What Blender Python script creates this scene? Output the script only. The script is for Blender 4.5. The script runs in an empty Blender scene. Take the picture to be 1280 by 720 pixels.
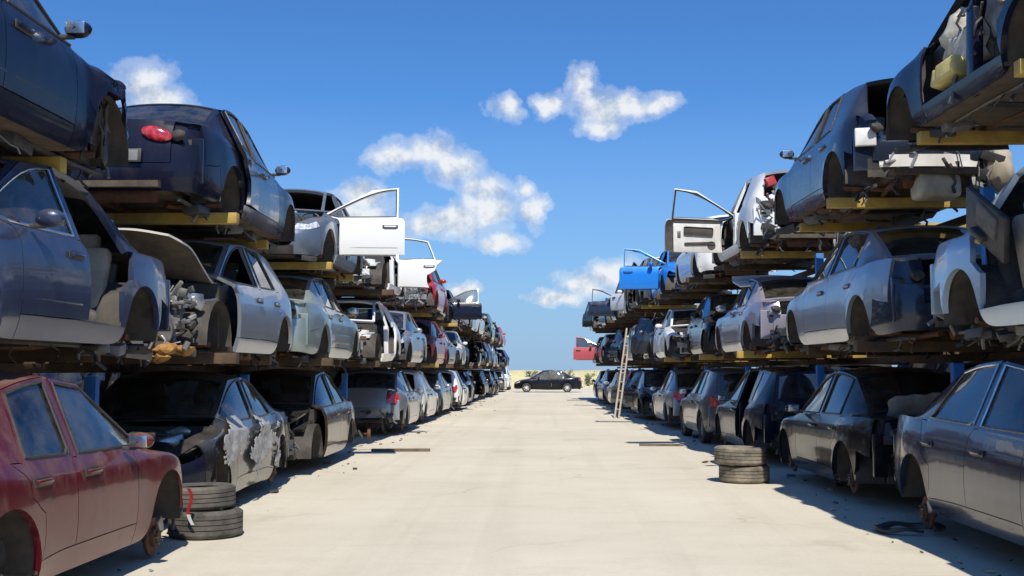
import bpy, bmesh, math, random
from mathutils import Vector, Matrix, Euler, noise
R = math.radians
PI = math.pi
scene = bpy.context.scene
COL = scene.collection

# ------------------------------------------------------------------ materials
MATS = {}
def newmat(name):
    m = bpy.data.materials.new(name)
    m.use_nodes = True
    nt = m.node_tree
    b = nt.nodes['Principled BSDF']
    return m, nt, b

def ramp(nt, src, stops, interp='LINEAR'):
    n = nt.nodes.new('ShaderNodeValToRGB')
    cr = n.color_ramp
    cr.interpolation = interp
    while len(cr.elements) < len(stops):
        cr.elements.new(0.5)
    for e, (p, c) in zip(cr.elements, stops):
        e.position = p
        e.color = c if len(c) == 4 else (*c, 1)
    nt.links.new(src, n.inputs[0])
    return n.outputs[0]

def noise_tex(nt, scale, detail=6, rough=0.6, coord='Object', vscale=None, dist=0.0):
    tc = nt.nodes.new('ShaderNodeTexCoord')
    src = tc.outputs[coord]
    if vscale:
        mp = nt.nodes.new('ShaderNodeMapping')
        mp.inputs['Scale'].default_value = vscale
        nt.links.new(src, mp.inputs[0])
        src = mp.outputs[0]
    n = nt.nodes.new('ShaderNodeTexNoise')
    n.inputs['Scale'].default_value = scale
    n.inputs['Detail'].default_value = detail
    n.inputs['Roughness'].default_value = rough
    n.inputs['Distortion'].default_value = dist
    nt.links.new(src, n.inputs['Vector'])
    return n.outputs['Fac']

def mix(nt, fac, a, b):
    n = nt.nodes.new('ShaderNodeMix')
    n.data_type = 'RGBA'
    for sock, v in ((n.inputs[0], fac), (n.inputs[6], a), (n.inputs[7], b)):
        if isinstance(v, (int, float)):
            sock.default_value = v
        elif isinstance(v, tuple):
            sock.default_value = v if len(v) == 4 else (*v, 1)
        else:
            nt.links.new(v, sock)
    return n.outputs[2]

def math_n(nt, op, a, b=None, c=None, clamp=False):
    n = nt.nodes.new('ShaderNodeMath')
    n.operation = op
    n.use_clamp = clamp
    for i, v in enumerate((a, b, c)):
        if v is None:
            continue
        if isinstance(v, (int, float)):
            n.inputs[i].default_value = v
        else:
            nt.links.new(v, n.inputs[i])
    return n.outputs[0]

DUST = (0.40, 0.34, 0.26)
def paint(key, col, metallic=0.0, rough=0.28, dust=0.35, coat=0.75):
    """Weathered car paint: a clear coat over colour, dust settled on it in uneven patches and streaks."""
    k = ('paint', key)
    if k in MATS:
        return MATS[k]
    m, nt, b = newmat('paint_' + key)
    geo = nt.nodes.new('ShaderNodeNewGeometry')
    sep = nt.nodes.new('ShaderNodeSeparateXYZ')
    nt.links.new(geo.outputs['Normal'], sep.inputs[0])
    up = math_n(nt, 'MULTIPLY', sep.outputs['Z'], 0.35, clamp=True)
    n1 = noise_tex(nt, 2.3, 8, 0.65)
    n2 = noise_tex(nt, 9.0, 6, 0.7, vscale=(1.0, 1.0, 0.25))
    n3 = noise_tex(nt, 60.0, 3, 0.6)
    f = math_n(nt, 'ADD', math_n(nt, 'MULTIPLY', n1, 0.9), math_n(nt, 'MULTIPLY', n2, 0.7))
    f = math_n(nt, 'ADD', f, up)
    f = math_n(nt, 'SUBTRACT', f, 0.84)
    f = math_n(nt, 'MULTIPLY', f, 1.15 * dust, clamp=True)
    sp = ramp(nt, n3, [(0.66, (0, 0, 0)), (0.74, (1, 1, 1))])
    f2 = math_n(nt, 'ADD', f, math_n(nt, 'MULTIPLY', sp, 0.25 * dust), clamp=True)
    c = mix(nt, f2, col, DUST)
    nt.links.new(c, b.inputs['Base Color'])
    b.inputs['Metallic'].default_value = metallic
    met = math_n(nt, 'MULTIPLY', math_n(nt, 'SUBTRACT', 1.0, f2), metallic)
    nt.links.new(met, b.inputs['Metallic'])
    rg = math_n(nt, 'ADD', math_n(nt, 'MULTIPLY', f2, 0.9), rough, clamp=True)
    nt.links.new(rg, b.inputs['Roughness'])
    cw = math_n(nt, 'SUBTRACT', coat, math_n(nt, 'MULTIPLY', f2, 1.6), clamp=True)
    nt.links.new(cw, b.inputs['Coat Weight'])
    b.inputs['Coat Roughness'].default_value = 0.06
    b.inputs['Specular IOR Level'].default_value = 0.15
    b.inputs['Coat IOR'].default_value = 1.42
    bp = nt.nodes.new('ShaderNodeBump')
    bp.inputs['Strength'].default_value = 0.10
    bp.inputs['Distance'].default_value = 0.02
    nb = noise_tex(nt, 3.5, 3, 0.5)
    nt.links.new(nb, bp.inputs['Height'])
    nt.links.new(bp.outputs[0], b.inputs['Coat Normal'])
    nt.links.new(bp.outputs[0], b.inputs['Normal'])
    MATS[k] = m
    return m

def simple(key, c1, c2=None, rough=0.6, metallic=0.0, scale=6.0, bump=0.0, spec=0.5, lo=0.35, hi=0.65):
    k = ('s', key)
    if k in MATS:
        return MATS[k]
    m, nt, b = newmat(key)
    if c2 is None:
        c2 = tuple(x * 0.7 for x in c1)
    n1 = noise_tex(nt, scale, 8, 0.65)
    nt.links.new(ramp(nt, n1, [(lo, c1), (hi, c2)]), b.inputs['Base Color'])
    b.inputs['Metallic'].default_value = metallic
    b.inputs['Specular IOR Level'].default_value = spec
    n2 = noise_tex(nt, scale * 3, 5, 0.6)
    rr = math_n(nt, 'ADD', math_n(nt, 'MULTIPLY', n2, 0.3), rough - 0.15, clamp=True)
    nt.links.new(rr, b.inputs['Roughness'])
    if bump:
        bp = nt.nodes.new('ShaderNodeBump')
        bp.inputs['Strength'].default_value = bump
        bp.inputs['Distance'].default_value = 0.02
        nt.links.new(n2, bp.inputs['Height'])
        nt.links.new(bp.outputs[0], b.inputs['Normal'])
    MATS[k] = m
    return m

def glass(key, tint=(0.30, 0.36, 0.38), dust=0.25):
    k = ('g', key)
    if k in MATS:
        return MATS[k]
    m = bpy.data.materials.new(key)
    m.use_nodes = True
    nt = m.node_tree
    nt.nodes.clear()
    out = nt.nodes.new('ShaderNodeOutputMaterial')
    tr = nt.nodes.new('ShaderNodeBsdfTransparent')
    tr.inputs[0].default_value = (*tint, 1)
    gl = nt.nodes.new('ShaderNodeBsdfGlossy')
    gl.inputs['Roughness'].default_value = 0.03
    gl.inputs['Color'].default_value = (0.95, 0.97, 1, 1)
    fr = nt.nodes.new('ShaderNodeFresnel')
    fr.inputs[0].default_value = 1.65
    fac = math_n(nt, 'ADD', fr.outputs[0], 0.04, clamp=True)
    m1 = nt.nodes.new('ShaderNodeMixShader')
    nt.links.new(fac, m1.inputs[0])
    nt.links.new(tr.outputs[0], m1.inputs[1])
    nt.links.new(gl.outputs[0], m1.inputs[2])
    df = nt.nodes.new('ShaderNodeBsdfDiffuse')
    df.inputs[0].default_value = (0.34, 0.31, 0.26, 1)
    n1 = noise_tex(nt, 4, 8, 0.7)
    d = math_n(nt, 'MULTIPLY', ramp(nt, n1, [(0.35, (0, 0, 0)), (0.8, (1, 1, 1))]), dust, clamp=True)
    m2 = nt.nodes.new('ShaderNodeMixShader')
    nt.links.new(d, m2.inputs[0])
    nt.links.new(m1.outputs[0], m2.inputs[1])
    nt.links.new(df.outputs[0], m2.inputs[2])
    nt.links.new(m2.outputs[0], out.inputs[0])
    MATS[k] = m
    return m

M_BLACK = simple('black_plastic', (0.026, 0.026, 0.027), (0.065, 0.06, 0.053), 0.5)
M_DARK = simple('dark_inner_metal', (0.03, 0.028, 0.026), (0.085, 0.07, 0.055), 0.75, scale=4)
M_UNDER = simple('underbody_dirt', (0.045, 0.036, 0.028), (0.13, 0.095, 0.06), 0.85, scale=5, bump=0.3)
M_RUBBER = simple('tyre_rubber', (0.022, 0.021, 0.02), (0.055, 0.05, 0.043), 0.8, scale=9, bump=0.25)
M_DUSTY_RUBBER = simple('dusty_tyre_rubber', (0.09, 0.078, 0.06), (0.30, 0.255, 0.19), 0.9, scale=5, bump=0.35)
M_RUST = simple('rusty_iron', (0.16, 0.065, 0.03), (0.07, 0.04, 0.03), 0.75, 0.3, scale=12, bump=0.3)
M_ALU = simple('cast_aluminium', (0.42, 0.41, 0.39), (0.20, 0.19, 0.17), 0.45, 0.7, scale=8, bump=0.2)
M_BRIGHT = simple('bright_metal', (0.62, 0.62, 0.61), (0.40, 0.38, 0.35), 0.3, 0.6, scale=7)
M_GREYP = simple('grey_plastic', (0.20, 0.20, 0.20), (0.11, 0.105, 0.10), 0.55, scale=5)
M_PALEP = simple('pale_plastic_tank', (0.50, 0.46, 0.37), (0.32, 0.28, 0.21), 0.5, scale=4)
M_WHITE = simple('white_plastic', (0.74, 0.73, 0.70), (0.55, 0.52, 0.47), 0.5, scale=3)
M_BEIGE = simple('beige_trim', (0.42, 0.36, 0.28), (0.28, 0.235, 0.175), 0.8, scale=5)
M_SEAT = simple('dark_seat_cloth', (0.035, 0.034, 0.036), (0.07, 0.066, 0.062), 0.9, scale=7)
M_GSEAT = simple('grey_seat_cloth', (0.15, 0.145, 0.14), (0.08, 0.077, 0.074), 0.9, scale=7)
M_CHROME = simple('chrome_trim', (0.72, 0.73, 0.74), (0.55, 0.54, 0.52), 0.22, 1.0, scale=8)
M_YFOAM = simple('yellow_foam', (0.62, 0.52, 0.20), (0.42, 0.34, 0.13), 0.95, scale=5, bump=0.3)
M_AIRBAG = simple('airbag_cloth', (0.60, 0.56, 0.47), (0.40, 0.36, 0.28), 0.9, scale=4, bump=0.4)
M_REDP = simple('red_plastic', (0.45, 0.03, 0.035), (0.28, 0.025, 0.028), 0.4, scale=5)
M_BLUEP = simple('blue_plastic', (0.04, 0.14, 0.42), (0.03, 0.09, 0.26), 0.5, scale=5)
M_ORANGE = simple('dried_oil_orange', (0.45, 0.24, 0.05), (0.20, 0.09, 0.03), 0.8, scale=9, bump=0.3)
M_RACKBLUE = simple('blue_rack_paint', (0.03, 0.17, 0.50), (0.045, 0.12, 0.30), 0.55, scale=4, lo=0.45, hi=0.75)
M_RACKYEL = simple('yellow_rack_paint', (0.50, 0.34, 0.06), (0.28, 0.17, 0.05), 0.65, scale=3.5)
M_RACKRUST = simple('rusty_rack_beam', (0.045, 0.030, 0.020), (0.12, 0.072, 0.036), 0.8, scale=3)
M_WOOD = simple('weathered_wood', (0.20, 0.15, 0.10), (0.10, 0.075, 0.05), 0.85, scale=5, bump=0.3)
M_PALEWOOD = simple('pale_wood', (0.52, 0.46, 0.37), (0.38, 0.32, 0.24), 0.85, scale=5, bump=0.2)
M_FILM = simple('silver_film', (0.50, 0.50, 0.50), (0.30, 0.29, 0.28), 0.45, 0.2, scale=9, bump=0.5)
M_SHADED_RUBBER = simple('shaded_tyre_rubber', (0.045, 0.042, 0.038), (0.15, 0.13, 0.105), 0.85, scale=4, bump=0.35)  # rubber darkened for the left pile, its shade put into the colour
M_GLASS = glass('tinted_glass')
M_GLASS2 = glass('dark_glass', (0.10, 0.12, 0.13), 0.18)
M_GLASSD = glass('dusty_glass', (0.35, 0.38, 0.38), 0.55)

def lens(key, col, rough=0.12):
    k = ('l', key)
    if k in MATS:
        return MATS[k]
    m, nt, b = newmat(key)
    n = noise_tex(nt, 30, 3, 0.5, vscale=(1, 1, 0.4))
    nt.links.new(ramp(nt, n, [(0.4, col), (0.62, tuple(min(1, x * 1.7 + 0.03) for x in col))]), b.inputs['Base Color'])
    b.inputs['Roughness'].default_value = rough
    b.inputs['Coat Weight'].default_value = 1.0
    MATS[k] = m
    return m
M_TAIL = lens('red_lamp_lens', (0.30, 0.012, 0.016))
M_HEAD = lens('clear_lamp_lens', (0.33, 0.35, 0.37))

# ------------------------------------------------------------------ mesh builder
class MB:
    def __init__(s):
        s.v, s.f, s.m = [], [], []
    def add(s, vs, fs, m=0):
        o = len(s.v)
        s.v += [tuple(v) for v in vs]
        s.f += [tuple(i + o for i in f) for f in fs]
        s.m += [m] * len(fs)
    def box(s, c, d, m=0, rot=(0, 0, 0), bev=0.0):
        M = Euler(rot).to_matrix()
        c = Vector(c)
        hx, hy, hz = d[0] / 2, d[1] / 2, d[2] / 2
        if bev <= 0:
            vs = [c + M @ Vector((x, y, z)) for x in (-hx, hx) for y in (-hy, hy) for z in (-hz, hz)]
            s.add(vs, [(0, 1, 3, 2), (4, 6, 7, 5), (0, 4, 5, 1), (2, 3, 7, 6), (0, 2, 6, 4), (1, 5, 7, 3)], m)
        else:
            bm = bmesh.new()
            bmesh.ops.create_cube(bm, size=1.0)
            for v in bm.verts:
                v.co = Vector((v.co.x * 2 * hx, v.co.y * 2 * hy, v.co.z * 2 * hz))
            bmesh.ops.bevel(bm, geom=list(bm.edges), offset=bev, segments=2, profile=0.6, affect='EDGES')
            bm.verts.ensure_lookup_table()
            vs = [c + M @ v.co for v in bm.verts]
            fs = [tuple(v.index for v in f.verts) for f in bm.faces]
            s.add(vs, fs, m)
            bm.free()
    def cyl(s, p0, p1, r0, r1=None, n=12, m=0, caps=True):
        p0, p1 = Vector(p0), Vector(p1)
        if r1 is None:
            r1 = r0
        d = (p1 - p0).normalized()
        a = d.orthogonal().normalized()
        b = d.cross(a)
        vs = []
        for p, r in ((p0, r0), (p1, r1)):
            for i in range(n):
                t = 2 * PI * i / n
                vs.append(p + a * (r * math.cos(t)) + b * (r * math.sin(t)))
        fs = [(i, (i + 1) % n, n + (i + 1) % n, n + i) for i in range(n)]
        if caps:
            fs += [tuple(range(n - 1, -1, -1)), tuple(range(n, 2 * n))]
        s.add(vs, fs, m)
    def tube(s, pts, r, n=6, m=0):
        pts = [Vector(p) for p in pts]
        rings = []
        for i, p in enumerate(pts):
            d = (pts[min(i + 1, len(pts) - 1)] - pts[max(i - 1, 0)]).normalized()
            a = d.orthogonal().normalized()
            if i:
                a = (pa - d * pa.dot(d)).normalized() if (pa - d * pa.dot(d)).length > 1e-4 else a
            pa = a
            b = d.cross(a)
            rings.append([p + a * (r * math.cos(2 * PI * k / n)) + b * (r * math.sin(2 * PI * k / n)) for k in range(n)])
        vs = [v for ring in rings for v in ring]
        fs = []
        for i in range(len(pts) - 1):
            for k in range(n):
                fs.append((i * n + k, i * n + (k + 1) % n, (i + 1) * n + (k + 1) % n, (i + 1) * n + k))
        fs += [tuple(range(n - 1, -1, -1)), tuple((len(pts) - 1) * n + k for k in range(n))]
        s.add(vs, fs, m)
    def lathe(s, prof, n=24, m=0, axis='Y', c=(0, 0, 0), closed=False):
        """prof: (radius, height along the axis)"""
        c = Vector(c)
        vs = []
        for k in range(n):
            t = 2 * PI * k / n
            for r, h in prof:
                if axis == 'Y':
                    vs.append(c + Vector((r * math.cos(t), h, r * math.sin(t))))
                else:
                    vs.append(c + Vector((r * math.cos(t), r * math.sin(t), h)))
        q = len(prof)
        fs = []
        for k in range(n):
            k2 = (k + 1) % n
            for i in range(q if closed else q - 1):
                i2 = (i + 1) % q
                fs.append((k * q + i, k * q + i2, k2 * q + i2, k2 * q + i))
        s.add(vs, fs, m)
    def blob(s, c, d, m=0, seed=0, amp=0.15, sub=2, rot=(0, 0, 0), freq=2.5):
        bm = bmesh.new()
        bmesh.ops.create_icosphere(bm, subdivisions=sub, radius=1.0)
        M = Euler(rot).to_matrix()
        vs = []
        for v in bm.verts:
            k = 1 + amp * noise.noise(v.co * freq + Vector((seed * 3.7, seed * 1.3, 0))) * 2
            p = v.co * k
            vs.append(Vector(c) + M @ Vector((p.x * d[0], p.y * d[1], p.z * d[2])))
        bm.verts.ensure_lookup_table()
        s.add(vs, [tuple(v.index for v in f.verts) for f in bm.faces], m)
        bm.free()
    def mesh(s, name, mats, smooth=40):
        me = bpy.data.meshes.new(name)
        me.from_pydata(s.v, [], s.f)
        for m in mats:
            me.materials.append(m)
        me.polygons.foreach_set('material_index', s.m)
        bm = bmesh.new()
        bm.from_mesh(me)
        bmesh.ops.recalc_face_normals(bm, faces=list(bm.faces))
        bm.to_mesh(me)
        bm.free()
        if smooth:
            me.shade_smooth()
            me.set_sharp_from_angle(angle=R(smooth))
        return me

def obj(name, me, parent=None, loc=(0, 0, 0), rot=(0, 0, 0), mats=None):
    o = bpy.data.objects.new(name, me)
    COL.objects.link(o)
    o.location = loc
    o.rotation_euler = rot
    if parent is not None:
        o.parent = parent
    if mats:
        for i, m in mats.items():
            if i < len(o.material_slots) and m is not None:
                o.material_slots[i].link = 'OBJECT'
                o.material_slots[i].material = m
    return o

def tag(o, label=None, cat=None, group=None, kind=None):
    if label: o['label'] = label
    if cat: o['category'] = cat
    if group: o['group'] = group
    if kind: o['kind'] = kind
    return o

def empty(name, loc, rot=(0, 0, 0)):
    o = bpy.data.objects.new(name, None)
    o.empty_display_size = 0.3
    COL.objects.link(o)
    o.location = loc
    o.rotation_euler = rot
    return o
# ------------------------------------------------------------------ car shapes
# A half cage (stations front to rear x rows sill to roof centre) is mirrored, its windows inset,
# subdivided, and the faces then split by their tag into the panels of the car.
TAGS = ['body', 'fender_l', 'fender_r', 'fdoor_l', 'fdoor_r', 'rdoor_l', 'rdoor_r', 'bonnet', 'boot',
        'fbumper', 'rbumper', 'grille', 'head_l', 'head_r', 'tail_l', 'tail_r',
        'fglass_l', 'fglass_r', 'rglass_l', 'rglass_r', 'qglass_l', 'qglass_r', 'windscreen', 'rearglass']
TI = {t: i for i, t in enumerate(TAGS)}
THICK = {'body': 0.045, 'fdoor': 0.04, 'rdoor': 0.04, 'bonnet': 0.022, 'boot': 0.03, 'fender': 0.02,
         'fbumper': 0.015, 'rbumper': 0.015, 'grille': 0.02, 'head': 0.05, 'tail': 0.04}

def lerp(a, b, t):
    return a + (b - a) * t

def make_shape(kind='sedan', W=1.78, H=1.44, wb=2.68, fo=0.86, ro=1.0, belt=0.90, cowl=0.31, rake=0.82,
               bon=0.70, boot=0.99, roofend=0.40, glassbase=0.34, dent=0.0, seed=0, sub=2):
    hw = W / 2
    xf, xr = wb / 2, -wb / 2
    xn, xt = xf + fo, xr - ro
    r, zc = 0.402, 0.305
    xc = xf - cowl
    xd, xB = xf - 0.60, xf - 1.58
    x7 = (xd + xB + 0.035) / 2 + 0.04
    x10 = (xB - 0.035 + xr + r) / 2
    a72 = 0.74
    N = 18
    lower = [
        (xn - .17, .80, [.23, .35, .52, .575, bon - .01]),
        (xf + r, .955, [.21, zc, .55, .66, bon + .065]),
        (xf + a72 * r, .985, [.2, zc + a72 * r, .70, .76, bon + .105]),
        (xf, 1.0, [.2, zc + 1.03 * r, .765, .825, bon + .145]),
        (xf - a72 * r, 1.0, [.2, zc + a72 * r, .715, .82, bon + .17]),
        (xf - r, 1.0, [.2, zc, .60, .80, bon + .19]),
        (xd, 1.0, [.2, .345, .575, .785, belt]),
        (x7, 1.0, [.2, .345, .575, .79, belt + .005]),
        (xB + .035, 1.0, [.2, .345, .575, .795, belt + .012]),
        (xB - .035, 1.0, [.2, .345, .575, .795, belt + .014]),
        (x10, 1.0, [.2, .345, .58, .80, belt + .022]),
        (xr + r, 1.0, [.2, zc, .61, .82, belt + .032]),
        (xr + a72 * r, 1.0, [.2, zc + a72 * r, .73, .84, belt + .04]),
        (xr, 1.0, [.2, zc + 1.03 * r, .785, .86, belt + .05]),
        (xr - a72 * r, .995, [.2, zc + a72 * r, .735, .86, belt + .055]),
        (xr - r, .975, [.22, zc, .60, .84, belt + .06]),
        (xt + .20, .93, [.25, .37, .54, .75, max(belt + .055, boot - .04)]),
        (xt + .09, .80, [.27, .39, .53, .72, boot - .06]),
    ]
    rowf = [.93, .985, 1.0, .98, .925]
    P = [[None] * 8 for _ in range(N)]
    for i, (x, yf, zs) in enumerate(lower):
        for j in range(5):
            f = rowf[j]
            if i in (0, N - 1):
                f = [.96, 1, 1, .98, .95][j]
            if j == 1 and (1 <= i <= 5 or 11 <= i <= 15):
                f = 1.008
            xx = x
            if i == 0:
                xx = x + [-.04, 0, .0, -.03, -.06][j]
            if i == N - 1:
                xx = x - [-.04, 0, .0, -.02, -.04][j]
            P[i][j] = Vector((xx, hw * yf * f, zs[j]))
    # rear door cut slants back over the arch
    P[11][3].x -= 0.06; P[12][3].x -= .05; P[11][4].x = xr + .24; P[12][4].x = xr + .10; P[13][4].x = xr - .06
    up = [None] * N
    b = bon
    up[0] = ((xn - .23, .56, b), (xn - .16, .28, b + .022), (xn - .13, 0, b + .03))
    def bl(x, y, z): return ((x, y, b + z), (x + .01, y * .52, b + z + .034), (x + .015, 0, b + z + .044))
    up[1] = bl(xf + r, .70, .075)
    up[2] = bl(xf + a72 * r, .735, .115)
    up[3] = bl(xf, .765, .155)
    up[4] = bl(xf - a72 * r, .785, .182)
    up[5] = bl(min(xf - r, xc + .10) if xc + .1 > xf - r else xf - r, .795, .203)
    if xc > xf - r - .02:   # short cowl distance: squeeze the stations ahead of it
        up[4] = bl(lerp(xf, xc, .45), .785, .182); up[5] = bl(lerp(xf, xc, .8), .795, .203)
    up[6] = ((xc - .05, .795, belt + .072), (xc + .06, .42, belt + .085), (xc + .10, 0, belt + .095))
    xw = xc - rake
    yr = .675
    up[7] = ((xw, yr - .01, H - .098), (xw + .05, .38, H - .05), (xw + .07, 0, H - .036))
    def rf(x, dz, y=yr): return ((x, y, H - .05 - dz), (x, .39, H - .008 - dz), (x, 0, H - dz))
    x8 = min(xB + .035, xw - .12)
    up[8] = rf(x8, 0.004)
    up[9] = rf(x8 - .07, 0.001)
    if kind == 'sedan':
        xe = xr + roofend
        up[10] = rf(lerp(x8 - .07, xe, .55), 0.018)
        up[11] = ((xe, yr - .015, H - .125), (xe - .03, .38, H - .072), (xe - .04, 0, H - .06))
        xg = xr - glassbase
        up[13] = ((xg, .76, boot + .0), (xg - .06, .42, boot + .03), (xg - .08, 0, boot + .04))
        up[12] = tuple((lerp(p[0], q[0], .48), lerp(p[1], q[1], .45), lerp(p[2], q[2], .44)) for p, q in zip(up[11], up[13]))
        xq = xt + .15
        for k, t in ((14, .3), (15, .6), (16, .85)):
            x = lerp(xg, xq, t)
            up[k] = ((x, lerp(.76, .66, t), boot + .005 - .012 * t), (x - .04 * (1 - t), .40, boot + .034 - .02 * t), (x - .05 * (1 - t), 0, boot + .042 - .022 * t))
        up[17] = ((xq, .62, boot - .03), (xq - .04, .31, boot - .012), (xq - .05, 0, boot - .006))
    else:
        xe = xt + roofend * .8
        x9 = x8 - .07
        up[10] = rf(lerp(x9, xe, .22), .003)
        up[11] = rf(lerp(x9, xe, .42), .008)
        up[12] = rf(lerp(x9, xe, .58), .016)
        up[13] = rf(lerp(x9, xe, .72), .028, yr - .005)
        up[14] = rf(lerp(x9, xe, .87), .045, yr - .015)
        up[15] = ((xe, yr - .04, H - .12), (xe - .03, .37, H - .075), (xe - .04, 0, H - .065))
        zg = boot - .01
        up[16] = ((xt + .13, .73, zg), (xt + .07, .41, zg + .015), (xt + .05, 0, zg + .02))
        up[17] = ((xt + .08, .68, boot - .075), (xt + .03, .37, boot - .065), (xt + .015, 0, boot - .06))
    for i in range(N):
        for k in range(3):
            x, y, z = up[i][k]
            P[i][5 + k] = Vector((x, y * hw, z))
    bm = bmesh.new()
    cache = {}
    def vert(p, side):
        q = Vector((p.x, p.y * side, p.z))
        key = (round(q.x, 4), round(q.y, 4), round(q.z, 4))
        if key not in cache:
            cache[key] = bm.verts.new(q)
        return cache[key]
    cl = bm.edges.layers.float.new('crease_edge')
    vl = bm.verts.layers.float.new('crease_vert')
    groups = {}
    def face(ps, side, tg, grp=None):
        vs = [vert(p, side) for p in ps]
        if len(set(vs)) < 3:
            return
        f = bm.faces.new(vs if side > 0 else vs[::-1])
        f.material_index = TI[tg]
        f.smooth = True
        if grp:
            groups.setdefault(grp, []).append(f)
    rg = (11, 12) if kind == 'sedan' else (15,)
    last_roof = 10 if kind == 'sedan' else 14
    for side in (1, -1):
        s = '_l' if side > 0 else '_r'
        for i in range(N - 1):
            for j in range(7):
                grp = None
                if j <= 3:
                    arch = (1 <= i <= 4) or (11 <= i <= 14)
                    if j == 0 and arch:
                        continue
                    if i == 0: t = 'fbumper' if j < 3 else 'head' + s
                    elif i <= 5: t = 'fender' + s
                    elif i <= 8: t = 'body' if j == 0 else 'fdoor' + s
                    elif i <= 10: t = 'body' if j == 0 else 'rdoor' + s
                    elif i == 11: t = 'body' if j == 1 else 'rdoor' + s
                    elif i <= 14: t = 'body'
                    elif i == 15: t = 'rbumper' if j < 2 else 'body'
                    else: t = 'rbumper' if j < 3 else 'tail' + s
                elif j == 4:
                    if i <= 5: t = 'fender' + s
                    elif i <= 7: t = 'fdoor' + s; grp = 'fglass' + s
                    elif i == 8: t = 'body'
                    elif i <= 10: t = 'rdoor' + s; grp = 'rglass' + s
                    elif kind in ('wagon', 'van') and i in (12, 13): t = 'body'; grp = 'qglass' + s
                    else: t = 'body'
                else:
                    if i <= 5: t = 'bonnet'
                    elif i == 6: t = 'body'; grp = 'windscreen'
                    elif i <= last_roof: t = 'body'
                    elif i in rg:
                        t = 'body' if kind == 'sedan' else 'boot'; grp = 'rearglass'
                    else: t = 'boot'
                face([P[i][j], P[i + 1][j], P[i + 1][j + 1], P[i][j + 1]][::-1], side, t, grp)
        # front and rear fascias
        for end in (0, N - 1):
            G = [[None] * 8 for _ in range(5)]
            for j in range(5):
                G[j][4] = P[end][j]
                for c in (5, 6, 7):
                    if j == 4:
                        G[j][c] = P[end][c]
                    else:
                        y = P[end][c].y
                        if end == 0:
                            x = xn - [0, 0, 0, 0, 0, .07, .02, .0][c] + [-.05, .0, .0, -.03][j]
                        else:
                            x = xt + [0, 0, 0, 0, 0, .035, .01, .0][c] - [-.04, .0, -.005, -.02][j]
                            if kind != 'sedan': x += [0, 0, .01, .015][j]
                        G[j][c] = Vector((x, y, P[end][j].z))
            for j in range(4):
                for c in (4, 5, 6):
                    if end == 0:
                        t = 'fbumper' if j < 2 else (('head' + s if j == 3 else 'fbumper') if c == 4 else 'grille')
                        if j == 0 and c >= 5: t = 'grille'
                    else:
                        if j < 2: t = 'rbumper'
                        elif j == 2: t = 'rbumper' if c == 4 else 'boot'
                        else: t = 'tail' + s if c == 4 else 'boot'
                    ps = [G[j][c], G[j][c + 1], G[j + 1][c + 1], G[j + 1][c]]
                    if end == 0: ps = ps[::-1]
                    face(ps[::-1] if False else ps, side, t)
    bmesh.ops.recalc_face_normals(bm, faces=list(bm.faces))
    def crease_line(pts, val):
        for side in (1, -1):
            for a, b2 in zip(pts[:-1], pts[1:]):
                e = bm.edges.get((vert(a, side), vert(b2, side)))
                if e: e[cl] = val
    crease_line([P[i][4] for i in range(5, N)], .55)
    crease_line([P[i][3] for i in range(1, N)], .35)
    crease_line([P[i][5] for i in range(0, 7)], .45)
    crease_line([P[6][j] for j in (4, 5, 6, 7)], .7)
    crease_line([P[7][j] for j in (5, 6, 7)], .5)
    crease_line([P[6][5], P[7][5]], .5)
    crease_line([P[i][5] for i in range(7, 12 if kind == 'sedan' else 16)], .5)
    if kind == 'sedan':
        crease_line([P[11][j] for j in (5, 6, 7)], .4)
        crease_line([P[13][j] for j in (5, 6, 7)], .7)
        crease_line([P[17][j] for j in (4, 5, 6, 7)], .6)
        crease_line([P[i][5] for i in range(13, 18)], .4)
    else:
        crease_line([P[15][j] for j in (5, 6, 7)], .7)
        crease_line([P[16][j] for j in (4, 5, 6, 7)], .4)
    if dent > 0:
        rnd = Vector((seed * 5.1, seed * 2.3, 1.7))
        for v in bm.verts:
            v.co += noise.noise_vector(v.co * 1.9 + rnd) * dent + noise.noise_vector(v.co * 5 + rnd) * dent * .5
    for g, fs in groups.items():
        th = .055 if g in ('windscreen', 'rearglass') else .038
        gs = set(fs)
        for f in fs:
            for e in f.edges:
                if any(q not in gs for q in e.link_faces) or len(e.link_faces) < 2:
                    e[cl] = 1.0
            for v in f.verts:
                if sum(1 for q in v.link_faces if q in gs) == 1:
                    v[vl] = 1.0
        bmesh.ops.inset_region(bm, faces=fs, thickness=th, use_even_offset=True, use_boundary=True)
        inn = set(fs)
        iv = {v for f in fs for v in f.verts}
        for v in list(iv):
            for f in v.link_faces:
                if f in inn: continue
                for e in f.edges:
                    both = e.verts[0] not in iv and e.verts[1] not in iv
                    w0 = [w for w in e.verts if w in iv]
                    if both or len(w0) == 2 or sum(1 for g2 in w0[0].link_faces if g2 in inn) == 1:
                        e[cl] = 1.0
                    if both:
                        for q in e.verts:
                            ne = [e2 for e2 in q.link_edges if any(w in iv for w in (e2.other_vert(q),))]
                            if ne:
                                w = ne[0].other_vert(q)
                                if sum(1 for g2 in w.link_faces if g2 in inn) == 1: q[vl] = 1.0
        for f in fs:
            f.material_index = TI[g]
            for e in f.edges:
                if any(q not in inn for q in e.link_faces):
                    e[cl] = 1.0
        for f in fs:
            for v in f.verts:
                if sum(1 for q in v.link_faces if q in inn) == 1:
                    v[vl] = 1.0
    me = bpy.data.meshes.new('cage')
    bm.to_mesh(me)
    bm.free()
    for _ in TAGS:
        me.materials.append(None)
    o = bpy.data.objects.new('cage', me)
    COL.objects.link(o)
    md = o.modifiers.new('s', 'SUBSURF')
    md.levels = md.render_levels = sub
    bpy.context.view_layer.update()
    dg = bpy.context.evaluated_depsgraph_get()
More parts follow.
